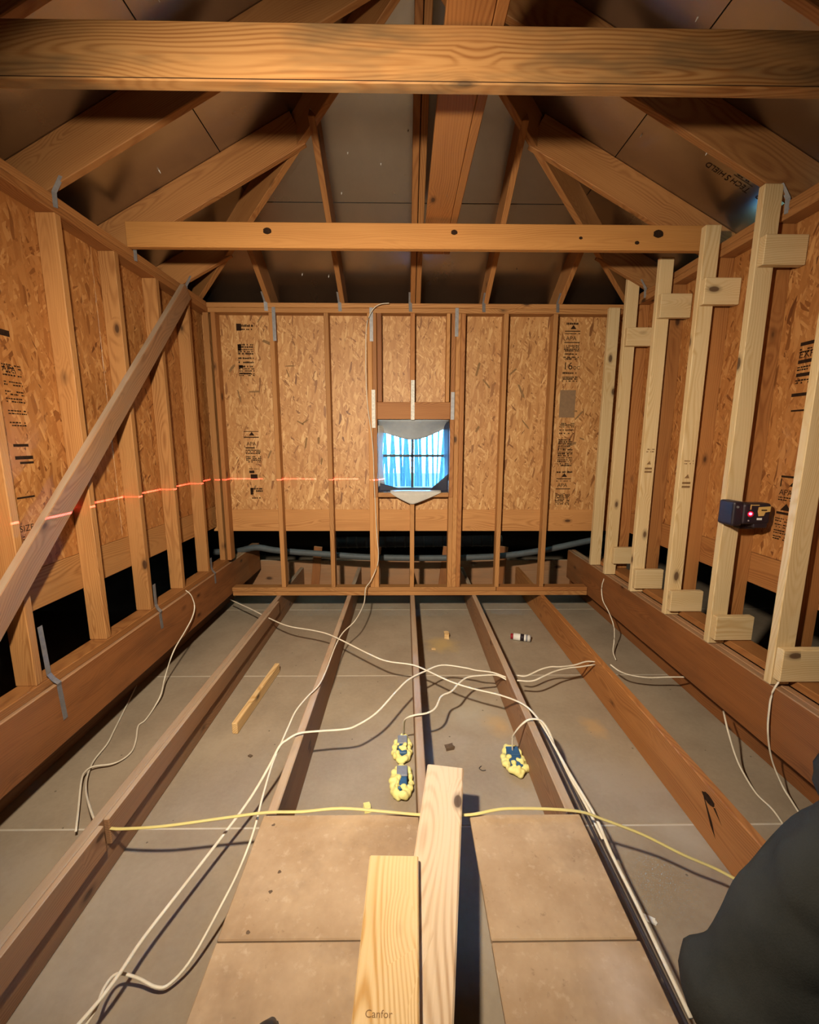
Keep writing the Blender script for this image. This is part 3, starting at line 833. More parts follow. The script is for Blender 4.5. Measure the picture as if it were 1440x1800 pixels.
# nail points that come through the foil
rnd = random.Random(13)
bm = bmesh.new()
def nail(p, n, l=0.016, r=0.0038):
    n = Vector(n).normalized(); p = Vector(p)
    q = Vector((0, 0, 1)).rotation_difference(n).to_matrix().to_4x4()
    bmesh.ops.create_cone(bm, cap_ends=True, segments=5, radius1=r, radius2=r * 0.4, depth=l, matrix=Matrix.Translation(p + n * l * 0.5) @ q)
for x in (-0.95, -0.78, -0.62, -0.30, -0.12, 0.28, 0.42, 0.55, 0.92, 1.10):
    for y in (3.42, 3.63):
        if rnd.random() < 0.6:
            yy = y + rnd.uniform(-0.05, 0.08); nail((x + rnd.uniform(-0.05, 0.05), yy, zend(yy) + DK), (0, -SE, -1))
for k in range(14):
    y = rnd.uniform(1.7, 3.0); x = rnd.choice([rnd.uniform(-1.5, -0.8), rnd.uniform(1.0, 1.6)])
    nail((x, y, dz(x)), ((S if x < 0 else -S), 0, -1))
for x, y in ((-0.35, 2.95), (-0.15, 3.0), (0.02, 2.85), (0.4, 2.9), (-0.42, 3.15)):
    nail((x, y, zend(y) + DK), (0, -SE, -1))
tag(bm_obj('nail_tips', bm, M['white'], ceiling), kind='stuff')

# added black slopes outside the walls: they keep daylight out of the voids below
lo_in = [(OL - 0.014, YB - 0.04), (OR + 0.014, YB - 0.04), (OR + 0.014, OE + 0.05), (OL - 0.014, OE + 0.05)]
lo_out = [(-4.4, YB - 1.4), (4.6, YB - 1.4), (4.6, 6.25), (-4.4, 6.25)]
void_enclosure = tag(empty('void_enclosure', (0, 0, ZF)), kind='structure')
for i in range(4):
    j = (i + 1) % 4
    prism('enclosure_slope', [(lo_in[i][0], lo_in[i][1], -0.57), (lo_in[j][0], lo_in[j][1], -0.57), (lo_out[j][0], lo_out[j][1], ZF - 0.03), (lo_out[i][0], lo_out[i][1], ZF - 0.03)], 0.02, M['black_lining'], void_enclosure)
ground = slab('ground', (-40, -40, -4.6), (40, 60, -4.5), M['grass'], None, ch=0)
tag(ground, kind='structure')

# ------------------------------------------------------------------ window_1
WY = 3.85
WX0, WX1, WZ0, WZ1 = -0.222, 0.374, -0.445, 0.17
window = tag(empty('window_1', (0.07, WY, WZ0)), kind='structure')
fr = 0.032
for nm, lo, hi in (('window_frame', (WX0, WY - 0.06, WZ0), (WX0 + fr * 0.7, WY + 0.02, WZ1)), ('window_frame', (WX1 - fr * 0.7, WY - 0.06, WZ0), (WX1, WY + 0.02, WZ1)),
                   ('window_frame', (WX0, WY - 0.06, WZ1 - fr), (WX1, WY + 0.02, WZ1)), ('window_frame', (WX0, WY - 0.06, WZ0), (WX1, WY + 0.02, WZ0 + fr))):
    slab(nm, lo, hi, M['vinyl'], window, ch=0.003)
MX, MZ = 0.068, -0.133
slab('muntin', (MX - 0.012, WY - 0.02, WZ0 + fr), (MX + 0.012, WY + 0.004, WZ1 - fr), M['vinyl'], window, ch=0.002)
slab('muntin', (WX0 + fr * 0.7, WY - 0.02, MZ - 0.011), (WX1 - fr * 0.7, WY + 0.004, MZ + 0.011), M['vinyl'], window, ch=0.002)
for x0, x1 in ((WX0 + 0.02, MX - 0.007), (MX + 0.007, WX1 - 0.02)):
    for z0, z1 in ((WZ0 + 0.03, MZ - 0.006), (MZ + 0.006, WZ1 - 0.03)):
        slab('pane', (x0, WY - 0.004, z0), (x1, WY, z1), M['glass'], window, ch=0)
for nm, lo, hi in (('outer_casing', (WX0 - 0.06, OE + 0.012, WZ0 - 0.06), (WX0, WY + 0.02, WZ1 + 0.06)), ('outer_casing', (WX1, OE + 0.012, WZ0 - 0.06), (WX1 + 0.06, WY + 0.02, WZ1 + 0.06)),
                   ('outer_casing', (WX0, OE + 0.012, WZ1), (WX1, WY + 0.02, WZ1 + 0.06)), ('outer_casing', (WX0, OE + 0.012, WZ0 - 0.06), (WX1, WY + 0.02, WZ0))):
    slab(nm, lo, hi, M['wrap_dark'], window, ch=0)
# loose flaps of house wrap round the opening
wrap = tag(empty('house_wrap_flaps', (0.07, YE, OZ0)), 'loose white house wrap flaps around the small window opening', 'house wrap')
def sheet(name, fn, nu, nv, mat, th=0.0015):
    vs = [fn(i / nu, j / nv) for j in range(nv + 1) for i in range(nu + 1)]
    fs = [(j * (nu + 1) + i, j * (nu + 1) + i + 1, (j + 1) * (nu + 1) + i + 1, (j + 1) * (nu + 1) + i) for j in range(nv) for i in range(nu)]
    base = Vector(vs[0])
    o = mesh_obj(name, [Vector(v) - base for v in vs], fs, mat, wrap, Matrix.Translation(base), smooth=True)
    md = o.modifiers.new('thickness', 'SOLIDIFY'); md.thickness = th
    return o
def top_flap(u, v):
    x = OX0 + 0.004 + u * (OX1 - OX0 - 0.008)
    low = 0.085 - 0.085 * math.sin(math.pi * u) ** 0.8 + 0.03 * u + 0.008 * math.sin(9 * u)
    z = OZ1 - 0.003 - v * (OZ1 - 0.003 - low)
    return (x, YE + 0.03 + 0.07 * math.sin(v * 1.5) + 0.008 * math.sin(7 * u + 2 * v), z)
sheet('top_flap', top_flap, 24, 10, M['wrap_top'])
def left_flap(u, v):
    z = OZ1 - 0.05 - v * 0.52
    return (OX0 + 0.003 + u * (0.055 - 0.02 * math.sin(math.pi * v)), YE + 0.03 + 0.08 * u, z)
sheet('side_flap', left_flap, 5, 14, M['wrap'])
def right_flap(u, v):
    z = OZ1 - 0.02 - v * 0.50
    return (OX1 - 0.004 - u * (0.045 - 0.02 * v), YE + 0.025 + 0.09 * u, z)
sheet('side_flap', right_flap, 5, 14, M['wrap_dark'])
def bottom_flap(u, v):
    x = -0.125 + u * 0.44
    drop = 0.105 * (1 - abs((u - 0.42) / 0.58) ** 1.2) if u > 0.42 else 0.105 * (u / 0.42) ** 0.8
    y = YE + 0.07 - 0.085 * min(1, v * 2)
    z = OZ0 + 0.004 + 0.015 * math.sin(math.pi * min(1, v * 2)) - max(0.0, v - 0.4) / 0.6 * drop
    return (x, y, z)
sheet('bottom_flap', bottom_flap, 20, 12, M['wrap'])
def dark_l(u, v):
    return (OX0 + 0.004 + u * 0.29, YE + 0.045 + 0.03 * u, OZ0 + 0.004 + v * (0.075 * (1 - u) ** 1.3 + 0.004) + 0.01 * u)
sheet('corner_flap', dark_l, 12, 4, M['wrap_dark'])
def dark_r(u, v):
    return (OX1 - 0.004 - u * 0.20, YE + 0.04 + 0.03 * u - 0.02 * v, OZ0 + 0.004 + v * (0.155 * (1 - u) ** 1.1 + 0.004) - 0.01 * u)
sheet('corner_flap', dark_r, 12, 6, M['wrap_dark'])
# slim trees outside
rnd = random.Random(4)
TREES = 26
for k in range(TREES):
    y = rnd.uniform(8.0, 20.0)
    x = (-0.30 + k * 0.0325 + rnd.uniform(-0.012, 0.012)) / 3.85 * y
    r = rnd.uniform(0.0035, 0.0085) * y / 1.6
    lean = rnd.uniform(-0.5, 0.5)
    t = cyl('tree_trunk', (x - lean * 0.45, y, -4.5), (x + lean, y, 5.5), r, M['bark'], None, 9, r * 0.6)
    tag(t, 'slim tree trunk outside the small window', 'tree', 'trees outside the window')

# ------------------------------------------------------------------ floor joists and girders
joists = [(-1.79, 'shaded floor joist under the wall beam beside the studs with the diagonal brace'),
          (-1.135, 'floor joist beside the wall beam, with a thin strip nailed along its face'),
          (-0.50, 'floor joist under the edge of the dusty plywood, crossed by hanging white cables'),
          (0.07, 'middle floor joist with yellow foam boxes against its side'),
          (0.63, 'floor joist with a cable bundle running along it past the plywood'),
          (1.25, 'reddish floor joist with a big dark forked knot near the crouching person'),
          (1.86, 'floor joist tucked under the wall beam below the pale new studs')]
for i, (x, lab) in enumerate(joists):
    j = board('floor_joist', (x, YB, (ZF + ZJ) / 2), (x, 4.56, (ZF + ZJ) / 2), 0.038, ZJ - ZF - 0.001, M['joist'] if i < 5 else M['girder' if i == 6 else 'stud_red'], None, ch=0.004)
    tag(j, lab, 'joist', 'floor joists')
    if i == 1:
        board('nailing_strip', (x + 0.030, 1.38, ZJ - 0.056), (x + 0.030, 3.55, ZJ - 0.056), 0.021, 0.108, M['joist'], j)
        board('nailing_strip', (x + 0.030, YB, ZJ - 0.056), (x + 0.030, 1.355, ZJ - 0.056), 0.021, 0.108, M['joist'], j)
    if i == 5:
        pr = Print2D()                      # the dark knot with two tails
        pr.poly([(0.035 * math.cos(k * math.pi / 6) * (1 + 0.15 * math.sin(2.3 * k)), 0.019 * math.sin(k * math.pi / 6)) for k in range(12)])
        pr.poly([(-0.036, 0.004), (-0.018, -0.014), (0.035, -0.075), (0.062, -0.125), (0.028, -0.095)])
        pr.poly([(0.030, -0.012), (0.040, -0.004), (0.085, -0.045)])
        pr.build('dark_knot', (x - 0.0195, 1.50, ZJ - 0.050), (0, -1, 0), (0, 0, 1), M['ink'], j)
rim = tag(board('rim_joist', (-1.9, 4.60, -1.46), (2.0, 4.60, -1.46), 0.036, 0.30, M['joist'], None), 'dim rim joist across the joist ends beyond the window wall', 'joist')
for k, x in enumerate((-1.0, -0.35, 0.42, 1.05)):
    board('blocking_piece', (x, 4.572, -1.60), (x + 0.05, 4.572, -1.15), 0.02, 0.09, M['girder'], rim, upv=(1, 0, 0))

def girder(name, x, s_, label, y1):
    e = empty(name, (x, YB, ZJ))
    tag(e, label, 'beam')
    for q in (0, 1):
        board('beam_ply', (x + s_ * (0.019 + 0.0385 * q), YB, -1.235), (x + s_ * (0.019 + 0.0385 * q), y1, -1.235), 0.038, 0.292, M['girder'], e, ch=0.004)
    return e
girder('wall_girder', -1.57, -1, 'long reddish beam carrying the wall with the diagonal brace', 4.5)
girder('wall_girder', 1.66, 1, 'long reddish beam carrying the pale new studs', 4.2)

# ------------------------------------------------------------------ cross ties and the planks lying on them
t1 = board('cross_tie', (-1.66, 1.548, 1.176), (1.86, 1.556, 1.176), 0.046, 0.158, M['tie_near'], None, ch=0.004)
tag(t1, 'broad stained pine cross beam spanning close overhead', 'beam', kind='thing')
board('split_line', (-1.6, 1.5246, 1.1015), (1.8, 1.5323, 1.1015), 0.001, 0.002, M['ink'], t1, ch=0)
t2 = board('cross_tie', (-1.60, 2.71, 1.165), (1.77, 2.71, 1.165), 0.038, 0.136, M['tie'], None, ch=0.003)
tag(t2, 'orange knotty cross beam farther back, above the small window', 'beam', kind='thing')
def knot_on(parent, x, z, y, r, rot=0.0):
    pr = Print2D(); n = 12
    pr.poly([(r * 1.35 * math.cos(2 * math.pi * k / n) * (1 + 0.12 * math.sin(3 * k)), r * math.sin(2 * math.pi * k / n)) for k in range(n)])
    pr.build('dark_knot', (x, y - 0.0008, z), (1, 0, 0), (0, 0, 1), M['ink'], parent)
for px_, z_, r_ in ((-0.79, 1.185, 0.018), (0.285, 1.185, 0.014), (1.02, 1.160, 0.008), (1.35, 1.137, 0.010), (1.47, 1.185, 0.022)):
    knot_on(t2, px_, z_, 2.69, r_)
p_ = board('strongback_plank', (0.195, YB + 0.1, 1.2765), (0.195, 3.17, 1.2765), 0.145, 0.037, M['stud_red'], None)
tag(p_, 'reddish plank lying flat on top of the cross beams along the middle', 'plank')
p_ = board('strongback_plank', (0.288, YB + 0.1, 1.325), (0.288, 3.17, 1.325), 0.038, 0.135, M['stud_red'], None)
tag(p_, 'reddish plank on edge beside the flat plank on the cross beams', 'plank')

# ------------------------------------------------------------------ diagonal brace
p0, p1 = Vector((-1.569, 3.29, 1.05)), Vector((-1.569, 1.10, -1.14))
br = board('diagonal_brace', p0, p1, 0.038, 0.105, M['joist'], None, upv=(0, -0.7, 0.7), ch=0.003)
tag(br, 'long diagonal brace nailed across the studs of the wall', 'brace')

# ------------------------------------------------------------------ pale new studs with spacer blocks
PX = 1.65
new_studs = [
    (3.64, -1.085, 1.06, None, None, 'pale corner stud against the window wall, no blocks'),
    (3.37, -1.085, 1.19, (0.834, 0.702, 0.0), (-0.85, -0.985, 0.04), 'pale new stud next to the corner stud, two small spacer blocks'),
    (2.96, -1.085, 1.17, (0.939, 0.792, 0.0), (-0.909, -1.05, 0.0), 'pale new stud, second in from the corner stud, top lit white'),
    (2.545, -1.085, 1.17, (0.889, 0.75, 0.0), (-0.919, -1.05, 0.0), 'pale new stud between the laser level stud and the corner, sawn top showing'),
    (2.155, -1.085, 1.165, (0.937, 0.807, 0.0), (-0.918, -1.05, 0.0), 'pale new stud carrying the black laser level'),
    (1.755, -1.085, 1.165, (0.90, 0.77, 0.0), (-0.90, -1.05, 0.0), 'pale new stud nearest the photo edge, beside the laser level stud')]
for y, z0, z1, up_, lo_, lab in new_studs:
    s_ = board('new_stud', (PX + 0.0445, y + 0.019, z0), (PX + 0.0445, y + 0.019, z1), 0.089, 0.038, M['pale'], None, upv=(0, 1, 0))
    tag(s_, lab, 'stud', 'new pale studs')
    for bk in (up_, lo_):
        if bk:
            zt, zb, dx = bk
            slab('spacer_block', (PX + 0.005 + dx, y - 0.038, zb), (OR - 0.004, y - 0.001, zt), M['pale'], s_, ch=0.003)
    if y in (2.96, 2.545):                   # grade stamp inked on the near face
        pr = Print2D(); rr = random.Random(int(y * 100))
        zc = -0.12 if y == 2.545 else -0.06
        stamp_lines(pr, 0.0, zc, 0.055, 2, rr, 0.008, 0.016)
        pr.rect(0.0, zc - 0.135, 0.05, zc - 0.122); pr.rect(0.0, zc - 0.158, 0.05, zc - 0.145); pr.poly([(0.01, zc - 0.10), (0.04, zc - 0.10), (0.03, zc - 0.075)])
        tag(pr.build('printed_stamp', (PX + 0.02, y - 0.0012, 0.0), (1, 0, 0), (0, 0, 1), M['ink_soft'], s_), kind='stuff')

# ------------------------------------------------------------------ laser level on its stud
LX, LY, LZ = 1.665, 2.085, -0.352
lv = tag(empty('laser_level', (LX, 2.15, -0.42)), 'black and tan laser level with a glowing red window', 'laser level')
def rbox(name, lo, hi, mat, parent, bev=0.01, seg=3):
    lo, hi = Vector(lo), Vector(hi); d = hi - lo
    bm = bmesh.new(); bmesh.ops.create_cube(bm, size=1.0); bmesh.ops.scale(bm, vec=d, verts=bm.verts)
    bmesh.ops.bevel(bm, geom=list(bm.edges), offset=bev, segments=seg, affect='EDGES', profile=0.5)
    return bm_obj(name, bm, mat, parent, Matrix.Translation((lo + hi) / 2), smooth=False)
rbox('housing', (1.662, 2.045, -0.405), (1.80, 2.115, -0.300), M['black'], lv, 0.014)
rbox('mount_clamp', (1.615, 2.05, -0.415), (1.668, 2.154, -0.292), M['black'], lv, 0.012)
rbox('bracket', (1.70, 2.10, -0.44), (1.78, 2.154, -0.39), M['black'], lv, 0.008)
rbox('battery_foot', (1.725, 2.05, -0.425), (1.795, 2.11, -0.395), M['black'], lv, 0.008)
lb = mesh_obj('tan_label', [(0, 0, 0), (0.06, 0, 0.004), (0.06, 0, -0.022), (0.036, 0, -0.026), (0.030, 0, -0.043), (0.004, 0, -0.045), (-0.002, 0, -0.02),
                           (0, 0.0015, 0), (0.06, 0.0015, 0.004), (0.06, 0.0015, -0.022), (0.036, 0.0015, -0.026), (0.030, 0.0015, -0.043), (0.004, 0.0015, -0.045), (-0.002, 0.0015, -0.02)],
              [(0, 1, 2, 3, 4, 5, 6), (13, 12, 11, 10, 9, 8, 7)] + [(i, i + 7, (i + 1) % 7 + 7, (i + 1) % 7) for i in range(7)], M['tool_yellow'], lv, Matrix.Translation((1.733, 2.0437, -0.318)))
slab('label_text_bar', (1.748, 2.0425, -0.336), (1.775, 2.0437, -0.330), M['ink'], lb, ch=0)
slab('model_plate', (1.731, 2.0435, -0.382), (1.756, 2.0447, -0.372), M['white'], lv, ch=0)
slab('tan_trim', (1.692, 2.0435, -0.330), (1.697, 2.0449, -0.305), M['tool_yellow'], lv, ch=0)
slab('tan_trim', (1.698, 2.0435, -0.310), (1.735, 2.0449, -0.306), M['tool_yellow'], lv, ch=0)
cyl('red_window', (1.695, 2.0405, -0.352), (1.695, 2.048, -0.352), 0.015, M['red'], lv, 16)
cyl('laser_lens', (1.692, 2.036, -0.350), (1.692, 2.042, -0.350), 0.006, M['laser'], lv, 12)
cyl('mount_screw', (1.632, 2.045, -0.318), (1.632, 2.052, -0.318), 0.006, M['galv'], lv, 10)
cyl('mount_screw', (1.690, 2.041, -0.385), (1.690, 2.047, -0.385), 0.004, M['galv'], lv, 10)
# the level's own beam: a thin horizontal fan of red light
ld = bpy.data.lights.new('laser_beam', 'POINT')
ld.energy = 70.0; ld.shadow_soft_size = 0.0; ld.color = (1.0, 0.10, 0.14)
ld.use_nodes = True
b = NB(ld.node_tree)
em = [n for n in ld.node_tree.nodes if n.type == 'EMISSION'][0]
tc = b.n('ShaderNodeTexCoord'); sx = b.n('ShaderNodeSeparateXYZ')
b.link(tc.outputs['Normal'], sx.inputs[0])
thin = b.math('LESS_THAN', b.math('ABSOLUTE', sx.outputs[2]), 0.0014)
side = b.math('LESS_THAN', sx.outputs[0], -0.70)
b.link(b.math('MULTIPLY', b.math('MULTIPLY', thin, side), 60.0), em.inputs['Strength'])
link(bpy.data.objects.new('laser_beam', ld), lv, Matrix.Translation((1.600, 2.075, -0.335)))

# ------------------------------------------------------------------ conduit behind the end wall
duct_pts = [(-1.9, 4.15, -1.10), (-1.66, 4.13, -1.085), (-1.46, 4.1, -1.04), (-1.24, 4.1, -1.073), (-0.74, 4.1, -1.112), (-0.35, 4.1, -1.140), (0.27, 4.1, -1.150), (0.895, 4.1, -1.133), (1.346, 4.1, -1.075), (1.82, 4.1, -0.975), (2.1, 4.12, -0.93)]
d_ = tube('conduit_pipe', duct_pts, 0.031, M['duct'], None, 12)
tag(d_, 'grey conduit sagging through the gap behind the window wall studs', 'pipe')
slab('pipe_tag', (-0.325, 4.065, -1.150), (-0.300, 4.072, -1.122), M['white'], d_, ch=0.001)
fl = tag(cyl('flexible_duct', (-0.9, 5.3, -1.25), (1.2, 5.2, -1.2), 0.10, M['greybox'], None, 16), 'dark shiny duct lying deep behind the window wall', 'duct')
for k in range(18):
    x = -0.85 + k * 0.12
    cyl('duct_rib', (x, 5.3 - (x + 0.9) * 0.0476, -1.25 + (x + 0.9) * 0.0238), (x + 0.02, 5.3 - (x + 0.92) * 0.0476, -1.25 + (x + 0.92) * 0.0238), 0.105, M['galv'], fl, 16)

# ------------------------------------------------------------------ cables
CABLES = {
    'C1': [(-1.586, 3.714, -1.43), (-1.32, 3.475, -1.42), (-1.11, 3.272, -1.41), (-0.899, 3.088, -1.4), (-0.68, 2.975, -1.385), (-0.56, 2.896, -1.375), (-0.441, 2.783, -1.368), (-0.228, 2.585, -1.37), (-0.113, 2.497, -1.37), (0.037, 2.451, -1.368), (0.116, 2.409, -1.375), (0.26, 2.285, -1.38), (0.381, 2.209, -1.38), (0.524, 2.13, -1.372), (0.623, 2.039, -1.366), (0.665, 1.929, -1.368), (0.681, 1.78, -1.374), (0.701, 1.576, -1.39), (0.721, 1.401, -1.4), (0.717, 1.256, -1.41), (0.717, 1.09, -1.41), (0.713, 0.951, -1.41), (0.71, 0.828, -1.41)],
    'C2': [(0.616, 2.37, -1.41), (0.538, 2.411, -1.4), (0.435, 2.42, -1.39), (0.378, 2.438, -1.385), (0.232, 2.464, -1.38), (0.122, 2.383, -1.375), (0.025, 2.282, -1.366), (-0.046, 2.169, -1.37), (-0.144, 1.987, -1.375), (-0.238, 1.886, -1.375), (-0.295, 1.857, -1.372), (-0.407, 1.843, -1.37), (-0.499, 1.821, -1.365), (-0.547, 1.782, -1.37), (-0.573, 1.753, -1.38), (-0.599, 1.68, -1.42), (-0.643, 1.563, -1.47), (-0.701, 1.416, -1.5), (-0.765, 1.22, -1.51), (-0.803, 1.088, -1.51), (-0.819, 0.996, -1.51), (-0.835, 0.937, -1.51), (-0.859, 0.88, -1.51)],
    'C3': [(-0.125, 3.62, 1.077), (-0.198, 3.63, 1.071), (-0.259, 3.645, 1.032), (-0.306, 3.65, 0.925), (-0.319, 3.66, 0.708), (-0.315, 3.66, 0.347), (-0.273, 3.66, -0.027), (-0.262, 3.66, -0.365), (-0.246, 3.65, -0.762), (-0.233, 3.64, -1.041), (-0.298, 3.61, -1.214), (-0.341, 3.57, -1.273), (-0.338, 3.371, -1.33), (-0.374, 3.064, -1.345), (-0.444, 2.886, -1.362), (-0.468, 2.704, -1.37), (-0.474, 2.376, -1.368), (-0.487, 2.222, -1.366), (-0.527, 2.113, -1.366), (-0.559, 1.997, -1.37), (-0.568, 1.9, -1.38), (-0.577, 1.78, -1.395), (-0.58, 1.663, -1.4), (-0.566, 1.496, -1.4), (-0.553, 1.393, -1.4), (-0.554, 1.319, -1.42), (-0.571, 1.251, -1.46), (-0.597, 1.19, -1.5), (-0.648, 1.073, -1.56), (-0.693, 1.023, -1.585), (-0.727, 1.011, -1.58), (-0.789, 1.021, -1.56), (-0.842, 1.017, -1.54), (-0.851, 0.978, -1.53), (-0.842, 0.931, -1.53), (-0.847, 0.892, -1.53)],
    'C4': [(0.615, 2.361, -1.42), (0.563, 2.395, -1.41), (0.484, 2.379, -1.4), (0.383, 2.352, -1.395), (0.32, 2.284, -1.39), (0.263, 2.19, -1.385), (0.201, 2.135, -1.38), (0.162, 2.027, -1.375), (0.117, 1.977, -1.37), (0.053, 1.954, -1.366), (0.016, 1.956, -1.38), (-0.002, 1.981, -1.42), (-0.005, 2.055, -1.52), (-0.008, 2.09, -1.58)],
    'C5': [(0.69, 2.411, -1.42), (0.744, 2.404, -1.42), (0.848, 2.459, -1.41), (0.917, 2.474, -1.4), (0.978, 2.474, -1.4), (1.083, 2.512, -1.41), (1.174, 2.554, -1.41), (1.233, 2.553, -1.41)],
    'C5b': [(0.68, 2.371, -1.43), (0.768, 2.364, -1.43), (0.847, 2.397, -1.42), (0.937, 2.455, -1.42), (1.041, 2.495, -1.42), (1.119, 2.508, -1.42), (1.226, 2.536, -1.42)],
    'C5c': [(1.325, 2.535, -1.42), (1.365, 2.487, -1.44), (1.433, 2.474, -1.46), (1.536, 2.464, -1.47), (1.655, 2.452, -1.46), (1.719, 2.401, -1.43)],
    'C6': [(0.553, 1.952, -1.57), (0.549, 1.945, -1.5), (0.553, 1.926, -1.45), (0.58, 1.918, -1.4), (0.619, 1.919, -1.37), (0.662, 1.902, -1.358), (0.681, 1.866, -1.36), (0.694, 1.811, -1.38), (0.695, 1.75, -1.4), (0.708, 1.62, -1.42), (0.722, 1.476, -1.43), (0.722, 1.328, -1.43)],
    'C8': [(-1.116, 1.391, -1.43), (-1.046, 1.376, -1.42), (-0.876, 1.357, -1.39), (-0.652, 1.371, -1.37), (-0.506, 1.373, -1.352), (-0.379, 1.368, -1.345), (-0.235, 1.379, -1.343), (-0.066, 1.365, -1.345), (0.049, 1.359, -1.352), (0.143, 1.362, -1.357), (0.243, 1.357, -1.352), (0.333, 1.371, -1.347), (0.398, 1.375, -1.345), (0.525, 1.374, -1.347), (0.651, 1.37, -1.356), (0.731, 1.356, -1.375), (0.865, 1.326, -1.41), (0.982, 1.276, -1.44), (1.079, 1.24, -1.46), (1.162, 1.181, -1.47)],
    'W1': [(-1.6, 2.964, -1.059), (-1.56, 2.983, -1.109), (-1.545, 2.996, -1.201), (-1.535, 2.931, -1.262), (-1.53, 2.808, -1.313), (-1.52, 2.631, -1.37), (-1.56, 2.578, -1.52), (-1.518, 2.451, -1.56), (-1.519, 2.366, -1.6), (-1.51, 2.264, -1.607), (-1.519, 2.214, -1.607), (-1.461, 2.1, -1.606), (-1.427, 2.011, -1.604), (-1.436, 1.948, -1.602), (-1.462, 1.903, -1.59), (-1.526, 1.877, -1.58), (-1.539, 1.838, -1.575), (-1.511, 1.776, -1.57), (-1.416, 1.63, -1.575), (-1.345, 1.52, -1.58)],
    'W2': [(-1.773, 2.611, -1.6), (-1.68, 2.323, -1.607), (-1.628, 2.17, -1.606), (-1.592, 2.063, -1.604), (-1.573, 1.939, -1.6), (-1.512, 1.812, -1.58), (-1.41, 1.673, -1.53), (-1.297, 1.545, -1.48), (-1.195, 1.438, -1.44), (-1.147, 1.403, -1.43)],
    'R1': [(1.69, 3.406, -1.079), (1.665, 3.397, -1.121), (1.65, 3.402, -1.206), (1.64, 3.344, -1.299), (1.635, 3.225, -1.349), (1.62, 3.098, -1.412), (1.623, 3.078, -1.52), (1.577, 2.993, -1.57), (1.566, 2.921, -1.6)],
    'R2': [(1.735, 1.745, -1.040), (1.69, 1.742, -1.046), (1.652, 1.738, -1.112), (1.64, 1.728, -1.198), (1.637, 1.713, -1.3), (1.674, 1.714, -1.43), (1.704, 1.677, -1.53), (1.706, 1.632, -1.56), (1.72, 1.593, -1.6)],
    'R3': [(1.66, 2.002, -1.386), (1.607, 1.894, -1.42), (1.607, 1.836, -1.5), (1.61, 1.785, -1.55), (1.61, 1.695, -1.59), (1.621, 1.614, -1.6), (1.591, 1.491, -1.605)],
}
cable_info = {
    'C1': ('white cable draped across the joists beyond the foam boxes, then along the plywood edge', 'cable'),
    'C2': ('white cable from the right joist hole looping down past the offcut on the drywall', 'cable'),
    'C3': ('thin white cable hanging from the window wall top and running forward beside the plywood', 'cable'),
    'C4': ('white cable from the joist hole dropping into the pair of foam boxes', 'cable'),
    'C5': ('upper of two short white cables between the two joists behind the spray can', 'cable'),
    'C5b': ('lower of two short white cables between the two joists near the spray can', 'cable'),
    'C5c': ('short white cable lying between the reddish joist and the wall beam', 'cable'),
    'C6': ('white cable arching out of the single foam box over the joist', 'cable'),
    'C8': ('yellow flat cable stretched across in front of the plywood end', 'cable_yellow'),
    'W1': ('white cable hanging from the braced wall down onto the drywall', 'cable'),
    'W2': ('pale cable on the drywall turning yellow where it enters the joist', 'cable'),
    'R1': ('white cable dropping from the foot of the stud nearest the corner', 'cable'),
    'R2': ('white cable dropping down the beam from the pale stud at the photo edge', 'cable'),
    'R3': ('thin white cable coming out below the beam near the crouching person', 'cable')}
for k, (lab, mt) in cable_info.items():
    thin_ = k in ('C3', 'R1', 'R2', 'R3', 'W1', 'W2')
    c_ = tube('electrical_cable', CABLES[k], 0.0045 if thin_ else 0.0062, M[mt], None, 8, 0.75 if thin_ else 0.6, 5)
    tag(c_, lab, 'cable', 'electrical cables')
shade_tube = tube('electrical_cable', [(0.665, 1.86, -1.374), (0.672, 1.75, -1.376), (0.682, 1.55, -1.395), (0.690, 1.3, -1.41), (0.692, 1.0, -1.41), (0.690, 0.6, -1.41), (0.690, 0.2, -1.42)], 0.006, M['cable_black'], None, 8, 0.8)  # black tube added as the dark shade band beside the plywood
tag(shade_tube, 'black strip standing in for the shade along the joist beside the plywood', 'cable', 'electrical cables')

# ------------------------------------------------------------------ plywood walkway, lumber, offcut
ZPL = ZJ + 0.018
ply = [((-0.519, 0.972), (0.052, 1.372), 'far plywood piece under the yellow cable, dark screw holes'),
       ((-0.519, -1.2), (0.052, 0.968), 'near plywood piece with the black shoe toe on it'),
       ((0.240, 0.966), (0.648, 1.368), 'far plywood piece beside the lone foam box bay'),
       ((0.240, -1.2), (0.652, 0.962), 'near plywood piece with a whitish plaster smear')]
ply_o = []
for (x0, y0), (x1, y1), lab in ply:
    o = slab('plywood_sheet', (x0, y0, ZJ), (x1, y1, ZPL), M['plywood' if len(ply_o) < 3 else 'plywood_smeared'], None, ch=0.003)
    tag(o, lab, 'plywood', 'plywood walkway pieces'); ply_o.append(o)
o = slab('plywood_sheet', (0.70, -0.9, ZJ), (1.262, 0.62, ZPL), M['plywood'], None, ch=0.003)
tag(o, 'plywood piece under the crouching person', 'plywood', 'plywood walkway pieces')
for x, y in ((-0.47, 1.33), (-0.40, 1.16), (-0.41, 1.10), (-0.44, 0.99)):
    rr = random.Random(int(x * 1000 + y * 77)); pr = Print2D()
    pr.poly([(0.007 * math.cos(a) * rr.uniform(0.6, 1.2), 0.006 * math.sin(a) * rr.uniform(0.6, 1.2)) for a in [k * math.pi / 4 for k in range(8)]])
    pr.build('screw_mark', (x, y, ZPL + 0.0008), (1, 0, 0), (0, 1, 0), M['dirt'], ply_o[0])

